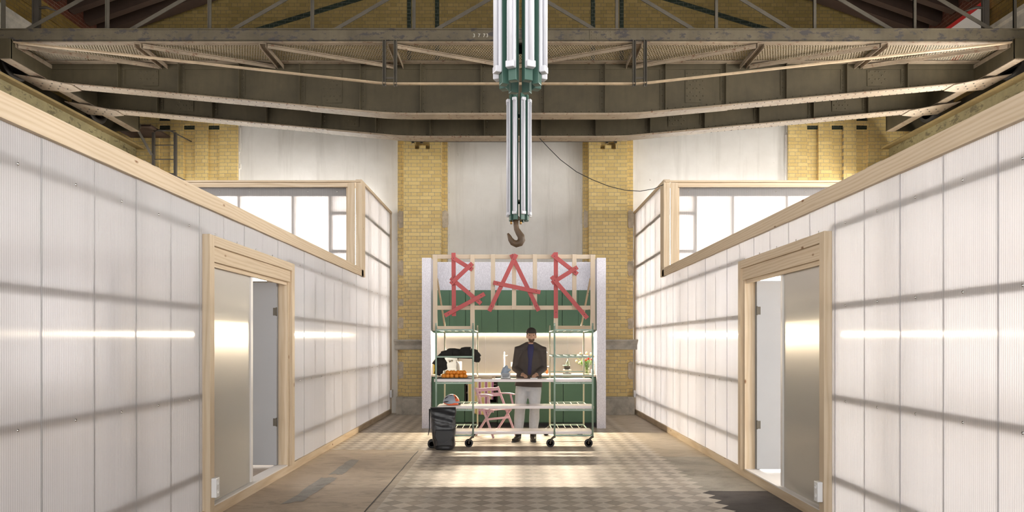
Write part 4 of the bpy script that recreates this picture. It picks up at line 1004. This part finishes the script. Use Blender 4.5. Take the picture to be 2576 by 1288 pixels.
# carafe on grinder/scales
x = px(1427, 0, 12.75).x
r = thing('kitchen_scale', (x, 12.75, CT), 'flat dark kitchen scale on the worktop', 'scale'); MB().box(x-.08, x+.07, 12.68, 12.82, CT, CT+.018).build('body', BLACK, r, .004); MB().box(x-.075, x+.065, 12.685, 12.815, CT+.018, CT+.024).build('platform', CHROME, r)
r = thing('coffee_grinder', (x-.005, 12.75, CT+.024), 'squat dark grinder on the kitchen scale', 'grinder'); MB().lathe([(0, 0), (.03, 0), (.03, .035), (.085, .045), (.085, .07), (.05, .075), (0, .075)], (x-.005, 12.75, CT+.024), 20).build('foot', CHROME, r); MB().box(x-.06, x+.05, 12.70, 12.80, CT+.099, CT+.155).build('body', plain('dark_bakelite', (.035, .028, .02), .4), r, .006)
r = thing('glass_carafe', (x+.01, 12.75, CT+.179), 'clear glass bottle standing on the dark grinder', 'bottle'); MB().lathe([(0, 0), (.05, 0), (.05, .03), (.03, .085), (.014, .11), (.014, .135), (.011, .135), (.011, .11), (.026, .083), (.046, .03), (.046, .004), (0, .004)], (x+.01, 12.75, CT+.156), 20).build('glass_body', GLASS, r); MB().lathe([(0, .125), (.010, .125), (.012, .15), (0, .15)], (x+.01, 12.75, CT+.156), 10).build('stopper', BLACK, r)
x2 = px(1418, 0, 12.74).x; tag(MB().lathe([(0, 0), (.035, 0), (.045, .012), (.042, .012), (.03, .003), (0, .003)], (x-.045, 12.72, CT+.1565), 18).build('saucer', plain('pale_green_glaze', (.5, .72, .62), .3)), 'pale green saucer beside the glass bottle on the grinder', 'saucer')
# tulips in a glass vase
x = px(1476, 0, 12.72).x; yv = 12.72
r = thing('glass_vase', (x, yv, CT), 'glass vase of tulips at the right end of the worktop', 'vase')
MB().lathe([(0, 0), (.052, 0), (.065, .17), (.072, .22), (.069, .22), (.061, .17), (.048, .008), (0, .008)], (x, yv, CT), 24).build('glass_body', GLASS, r)
STEM = plain('tulip_green', (.16, .34, .06), .5); TRED = plain('tulip_red', (.70, .03, .025), .5); TYEL = plain('tulip_yellow_white', (.86, .78, .50), .5)
fl_ = [(-.17, .30, 1), (-.12, .36, 1), (-.05, .31, 0), (.0, .37, 1), (.03, .27, 0), (.075, .36, 1), (.10, .26, 0), (.16, .20, 0), (-.02, .24, 0), (-.19, .22, 1), (-.13, .19, 1), (.13, .31, 1)]
pos_t = ['far left drooping', 'upper left', 'left of centre', 'topmost', 'centre', 'upper right', 'lower right', 'rightmost, leaning out', 'low in the middle', 'lowest on the left', 'second lowest on the left', 'right side']
for i, (dx, h, cl) in enumerate(fl_):
    dy_ = random.uniform(-.06, .06); t_ = thing('tulip', (x+dx*.15, yv, CT+.02), '%s tulip in the glass vase, %s' % ('pale yellow' if cl else 'red', pos_t[i]), 'tulip', 'tulips in the glass vase')
    MB().tube([(x+dx*.15-dx*.25, yv, CT+.02), (x+dx*.25, yv+dy_*.3, CT+.18), (x+dx*.7, yv+dy_*.7, CT+h*.85), (x+dx, yv+dy_, CT+h)], .0035, 6).build('stem', STEM, t_)
    m = MB(); m.lathe([(0, 0), (.014, .006), (.021, .02), (.019, .038), (.012, .05), (.0, .045)], (x+dx, yv+dy_, CT+h-.005), 10); m.build('flower', TYEL if cl else TRED, t_)
    m = MB(); e = Vector((x+dx*.55+random.uniform(-.04, .04), yv+dy_-.02, CT+.22+random.uniform(.0, .07))); a = Vector((x+dx*.2, yv, CT+.13)); mid = (a+e)/2+Vector((dx*.15, 0, .02))
    w1 = Vector((0, .006, .004)); w2 = Vector((.012, .008, 0)); m.add([a-w1*.5, a+w1*.5, mid+w2, e, mid-w2], [(0, 1, 2, 3, 4)], 0, True); sm_ = m.build('leaf', STEM, t_, fix=False); sd = sm_.modifiers.new('thick', 'SOLIDIFY'); sd.thickness = .0015
x = px(1476, 0, 12.62).x; tag(MB().box(x-.05, x+.04, 12.56, 12.62, CT, CT+.012).build('coaster', WX), 'small wooden coaster in front of the tulip vase', 'coaster')
x = px(1491, 0, 12.8).x; tag(MB().lathe([(0, 0), (.03, 0), (.03, .09), (.027, .09), (.027, .004), (0, .004)], (x, 12.8, CT), 16).build('white_mug', WHITE), 'white tumbler at the far right of the worktop', 'cup')
# on the top plank: clear box with blue cloth, rolling pin, dish
TP = 1.0115
x = px(1272, 0, 10.35).x
r = thing('storage_box', (x, 10.36, TP), 'clear plastic box with blue-grey cloth left of the person', 'box')
m = MB(); m.box(x-.075, x+.075, 10.29, 10.43, TP, TP+.004); m.box(x-.075, x-.072, 10.29, 10.43, TP, TP+.085); m.box(x+.072, x+.075, 10.29, 10.43, TP, TP+.085); m.box(x-.075, x+.075, 10.29, 10.293, TP, TP+.085); m.box(x-.075, x+.075, 10.427, 10.43, TP, TP+.085)
CLR = NT('clear_plastic'); CLR = CLR.done(CLR.bsdf((.9, .92, .95), .12, 0, .5, trans=.9)); m.build('clear_tub', CLR, r)
m = MB(); m.ball((x, 10.36, TP+.05), (.06, .055, .042)); m.tube([(x-.03, 10.36, TP+.06), (x, 10.36, TP+.15), (x+.02, 10.36, TP+.195)], [.045, .045, .012], 10); m.tube([(x, 10.36, TP+.1), (x+.07, 10.36, TP+.14)], [.04, .018], 10)
for v in range(len(m.v)):
    a = m.v[v]; n_ = noise.noise(Vector(a)*25)*.014; m.v[v] = (a[0]+n_, a[1]+n_, a[2]+n_)
o = m.build('cloth', plain('blue_grey_cloth', (.34, .41, .50), .8), r); remeshed(o, .006, 2)
a, b = px(1194, 0, 10.3).x, px(1246, 0, 10.3).x
r = thing('rolling_pin', ((a+b)/2, 10.3, TP), 'slim wooden rolling pin lying on the topmost plank', 'rolling pin'); MB().tube([(a+.05, 10.3, TP+.015), (b-.05, 10.3, TP+.015)], .015, 12).build('roller', WX, r); MB().tube([(a, 10.3, TP+.015), (a+.05, 10.3, TP+.015)], [.012, .009], 8).build('handle', WX, r); MB().tube([(b-.05, 10.3, TP+.015), (b, 10.3, TP+.015)], [.009, .012], 8).build('handle', WX, r)
x = px(1194, 0, 10.42).x; tag(MB().tube([(x, 10.38, TP+.03), (x+.02, 10.50, TP+.03)], [.028, .028], 14).build('paper_tube', plain('cream_paper', (.72, .62, .5), .7)), 'short cream paper roll lying beside the orange tray', 'paper roll')
x = px(1343, 0, 10.24).x; tag(MB().box(x-.055, x+.055, 10.19, 10.27, TP, TP+.016).build('white_dish', WHITE, bevel=.004), 'low white dish on the topmost plank in front of the person', 'dish')
# striped towel on its rail
def towel():
    t = NT('striped_towel'); s = t.sep(t.pos()); u = t.math('ADD', s[0], 5.0); ph = t.math('FRACT', t.math('DIVIDE', u, .118))
    c = t.ramp(ph, [(0, (.78, .74, .68)), (.11, (.42, .19, .33)), (.44, (.78, .74, .68)), (.56, (.68, .59, .24)), (.90, (.68, .59, .24)), (.96, (.78, .74, .68))])
    c.node.color_ramp.interpolation = 'CONSTANT'
    ck = t.n('ShaderNodeTexChecker'); t.l(t.pos(), ck.inputs[0]); ck.inputs['Scale'].default_value = 110; ck.inputs['Color1'].default_value = (1, 1, 1, 1); ck.inputs['Color2'].default_value = (.8, .8, .8, 1)
    return t.done(t.bsdf(t.mix(.6, c, ck.outputs[0], 'MULTIPLY'), .9, 0, .1))
yt_ = 12.38; a, b = px(1172, 0, yt_).x, px(1247, 0, yt_).x
m = MB(); m.tube([(a, yt_+.03, .885), (b, yt_+.03, .885)], .008, 10)
for q in (a+.02, b-.02): m.tube([(q, yt_+.03, .885), (q, 12.476, .885)], .006, 8)
tag(m.build('towel_rail', WHITE), 'thin white rail across the cabinet niche, carrying the towel', 'rail')
m = MB(); vs = []; nx, nz = 28, 22; ta, tb = px(1176, 0, yt_).x, px(1242, 0, yt_).x
for i in range(nz+1):
    t_ = i/nz
    for j in range(nx+1):
        u = j/nx; zlow = .27-.05*u if .15 < u < .82 else (.33 if u <= .15 else .52)
        z = .895-(.895-zlow)*t_; xx = ta+(tb-ta)*(u*(1-.04*t_)+.02*t_)
        vs.append((xx, yt_+.018+.008*math.sin(u*22+t_*1.5)*t_+.004*math.sin(u*9), z))
m.add(vs, [(i*(nx+1)+j, i*(nx+1)+j+1, (i+1)*(nx+1)+j+1, (i+1)*(nx+1)+j) for i in range(nz) for j in range(nx)], 0, True)
o = m.build('striped_towel', towel(), fix=False); s_ = o.modifiers.new('thick', 'SOLIDIFY'); s_.thickness = .004; tag(o, 'purple, yellow and white striped towel hanging behind the pink chair', 'towel')
# pink folding armchair
PINK = plain('pink_painted_wood', (.60, .405, .475), .45, 0, .06, 8)
r = thing('folding_armchair', (0, 0, 0), 'pink wooden folding armchair behind the planks', 'chair')
W2 = .245
for sx in (-W2, W2):
    MB().beam((sx, -.06, .80), (sx, .40, .012), .022, .038, up=(0, 1, 0)).build('leg', PINK, r, .003)
    ix = sx*.88
    MB().beam((ix, .30, .44), (ix, -.08, .012), .022, .036, up=(0, 1, 0)).build('leg', PINK, r, .003)
    MB().prism([(-.03, .675), (.10, .685), (.24, .69), (.36, .68), (.37, .70), (.24, .712), (.10, .707), (-.03, .697)], sx-.026, sx+.026, 'x').build('armrest', PINK, r, .004)
    MB().beam((sx*1.0, .27, .685), (sx*1.06, .33, .47), .02, .03, up=(0, 1, 0)).build('arm_support', PINK, r, .003)
    MB().beam((sx*.8, -.02, .43), (sx*.8, .34, .43), .02, .03).build('seat_side', PINK, r, .003)
for k in range(6):
    y = -.0+k*.065; MB().box(-W2*.95, W2*.95, y, y+.048, .448, .462).build('seat_slat', PINK, r, .003)
MB().beam((-W2, -.035, .765), (W2, -.035, .765), .018, .055).build('back_slat', PINK, r, .003)
MB().beam((-W2, .01, .675), (W2, .01, .675), .018, .06).build('back_slat', PINK, r, .003)
MB().beam((-W2, .245, .30), (W2, .245, .30), .018, .034).build('stretcher', PINK, r, .003)
MB().beam((-W2*.88, -.03, .08), (W2*.88, -.03, .08), .018, .03).build('stretcher', PINK, r, .003)
r.location = (-.40, 11.50, 0); r.rotation_euler = (0, 0, math.radians(-137.6))

# ================================================================== THE PERSON
SKIN = plain('skin', (.55, .33, .23), .5, 0, .05, 12)
JACK = plain('dark_jacket', (.060, .048, .042), .8, 0, .2, 12, bump=.2); TEE = plain('navy_shirt', (.03, .03, .09), .8)
JEAN = plain('light_grey_denim', (.44, .46, .49), .85, 0, .1, 25, bump=.25); BOOT = plain('black_leather', (.03, .024, .018), .35)
PX_, PY_ = .25, 10.80
def pp(x, y, z): return (PX_+x+.055*(z-.9), PY_+y, z)
pe = thing('person', (PX_, PY_, 0), 'person in dark jacket and cap, grey jeans and black boots, working at the bar', 'person')
body = MB()
def arm(m, s, k=1.0, upto=3):
    sh = pp(s*.185, 0, 1.44); el = pp(s*.222, .02, 1.15); wr = pp(s*.10, -.27, 1.055)
    m.tube([pp(s*.10, 0, 1.45), sh, ((sh[0]+el[0])/2, (sh[1]+el[1])/2, (sh[2]+el[2])/2), el], [.06*k, .064*k, .052*k, .046*k], 14)
    m.tube([el, ((el[0]+wr[0])/2, (el[1]+wr[1])/2, (el[2]+wr[2])/2), wr if upto == 3 else tuple(e+(w_-e)*.93 for e, w_ in zip(el, wr))], [.046*k, .041*k, (.029 if upto == 3 else .037)*k], 14); m.ball(el, .047*k)
    return wr
for s in (-1, 1):
    wr = Vector(arm(body, s)); d = (Vector(pp(s*.055, -.40, 1.042))-wr).normalized(); sd_ = Vector((0, 0, 1)).cross(d)*s*-1
    palm = wr+d*.05; body.tube([wr, palm, wr+d*.085], [.027, .036, .034], 12, flat=.62)
    for k, (off, ln) in enumerate(((-.027, .068), (-.009, .078), (.009, .072), (.026, .056))):
        b0 = wr+d*.078+sd_*off; b1 = b0+d*ln*.45+Vector((0, 0, -.002)); b2 = b1+d*ln*.3+Vector((0, 0, -.010)); b3 = b2+d*ln*.18+Vector((0, 0, -.012))
        body.tube([b0, b1, b2, b3], [.0095, .009, .0083, .0072], 8)
    t0 = wr+d*.03-sd_*.025; body.tube([t0, t0-sd_*.025+d*.02, t0-sd_*.03+d*.055], [.0125, .0115, .009], 8)
    hip = pp(s*.095, 0, .93); kn = pp(s*.115, -.03, .50); an = pp(s*.115+.0, .02, .09)
    body.tube([hip, ((hip[0]+kn[0])/2, (hip[1]+kn[1])/2, (hip[2]+kn[2])/2), kn, (kn[0], kn[1]+.03, .36), an], [.085, .078, .055, .054, .038], 14)
body.tube([pp(0, .0, .90), pp(0, 0, 1.0), pp(0, 0, 1.15), pp(0, 0, 1.32), pp(0, .01, 1.43), pp(0, .0, 1.50)], [.13, .125, .12, .14, .12, .055], 20, flat=.72)
body.tube([pp(0, .01, 1.44), pp(0, -.015, 1.56)], [.058, .052], 14)
HC = Vector(pp(0, -.045, 1.675))
body.ball(HC, (.073, .092, .098), 20, 14); body.ball(HC+Vector((0, -.028, -.052)), (.052, .058, .055), 16, 10)     # skull, jaw
body.tube([HC+Vector((0, -.085, .0)), HC+Vector((0, -.106, -.03)), HC+Vector((0, -.096, -.036))], [.009, .014, .011], 8)
body.ball(HC+Vector((0, -.086, -.062)), (.024, .010, .010), 10, 6)                                               # mouth
body.ball(HC+Vector((0, -.078, .018)), (.05, .016, .010), 10, 6)
for s in (-1, 1): body.ball(HC+Vector((s*.074, .0, -.02)), (.010, .02, .032), 10, 8)
bo_ = body.build('body', SKIN, pe); remeshed(bo_, .0065, 2)
for s in (-1, 1):
    MB().ball(HC+Vector((s*.03, -.082, -.005)), (.012, .008, .006)).build('eye', BLACK, pe)
m = MB(); m.ball(HC+Vector((0, .012, .012)), (.080, .094, .092), 18, 12); m.v = [(v[0], v[1], max(v[2], HC.z-.045+(.05 if v[1] < HC.y-.05 else 0))) for v in m.v]; m.build('hair', plain('dark_hair', (.02, .014, .01), .7), pe)
m = MB(); m.ball(HC+Vector((0, .008, .035)), (.086, .100, .085), 20, 12); m.v = [(v[0], v[1], max(v[2], HC.z+.028)) for v in m.v]
m.prism([(HC.x-.06, HC.y-.085), (HC.x-.045, HC.y-.135), (HC.x, HC.y-.15), (HC.x+.045, HC.y-.135), (HC.x+.06, HC.y-.085)], HC.z+.028, HC.z+.036, 'z'); m.build('cap', plain('dark_cap', (.035, .028, .022), .8), pe, .002)
MB().ball(HC+Vector((0, -.040, -.075)), (.050, .052, .038), 14, 9).build('beard', plain('beard_brown', (.10, .055, .035), .8), pe)
jk = MB()
for s in (-1, 1): arm(jk, s, 1.28, 2)
jk.tube([pp(0, 0, .86), pp(0, 0, .93), pp(0, 0, 1.12), pp(0, 0, 1.30), pp(0, .01, 1.42), pp(0, .01, 1.49)], [.222, .215, .192, .195, .165, .085], 24, flat=.68)
jk.tube([pp(-.185, .0, 1.395), pp(-.13, .005, 1.45), pp(-.05, .005, 1.50), pp(.05, .005, 1.50), pp(.13, .005, 1.45), pp(.185, .0, 1.395)], [.06, .075, .07, .07, .075, .06], 14); jk.tube([pp(0, .01, 1.47), pp(0, -.0, 1.525)], [.08, .075], 16)
jo = jk.build('jacket', JACK, pe); remeshed(jo, .009, 4)
m = MB(); m.tube([pp(0, -.045, 1.525), pp(0, -.085, 1.46), pp(0, -.112, 1.38), pp(0, -.122, 1.30), pp(0, -.122, 1.18), pp(0, -.128, 1.05)], [.045, .052, .045, .038, .034, .03], 12, flat=.4); m.build('shirt', TEE, pe, .008)
je = MB()
for s in (-1, 1):
    je.tube([pp(s*.092, 0, .95), pp(s*.098, -.01, .80), pp(s*.112, -.03, .56), pp(s*.118, -.03, .48), pp(s*.118, .0, .36), pp(s*.118, .015, .22), pp(s*.118, .02, .115)], [.105, .108, .086, .082, .083, .076, .072], 18)
je.tube([pp(0, 0, .80), pp(0, 0, .90), pp(0, 0, .99)], [.13, .165, .155], 20, flat=.72)
for v in range(len(je.v)):
    a = je.v[v]; n_ = noise.noise(Vector((a[0]*12, a[1]*12, a[2]*16)))*.010; je.v[v] = (a[0]+n_, a[1]+n_, a[2])
jo = je.build('jeans', JEAN, pe); remeshed(jo, .009, 3)
for s, tw in ((-1, -.075), (1, .01)):
    m = MB(); m.tube([pp(s*.118, .055, .05), pp(s*.118, .0, .052), pp(s*.118+tw*.5, -.09, .042), pp(s*.118+tw, -.165, .034)], [.047, .05, .046, .03], 14, flat=.85); m.tube([pp(s*.118, .02, .05), pp(s*.118, .022, .17)], [.05, .052], 14)
    b_ = m.build('boot', BOOT, pe); remeshed(b_, .007, 2)
    m = MB(); m.prism([(a_-.0495, b_) for a_, b_ in [(PX_+s*.118-.042, PY_+.1), (PX_+s*.118+.042, PY_+.1), (PX_+s*.118+.047+tw*.5, PY_-.09), (PX_+s*.118+tw+.028, PY_-.185), (PX_+s*.118+tw-.028, PY_-.185), (PX_+s*.118-.047+tw*.5, PY_-.09)]], 0.0, .018, 'z'); m.build('sole', BLACK, b_)
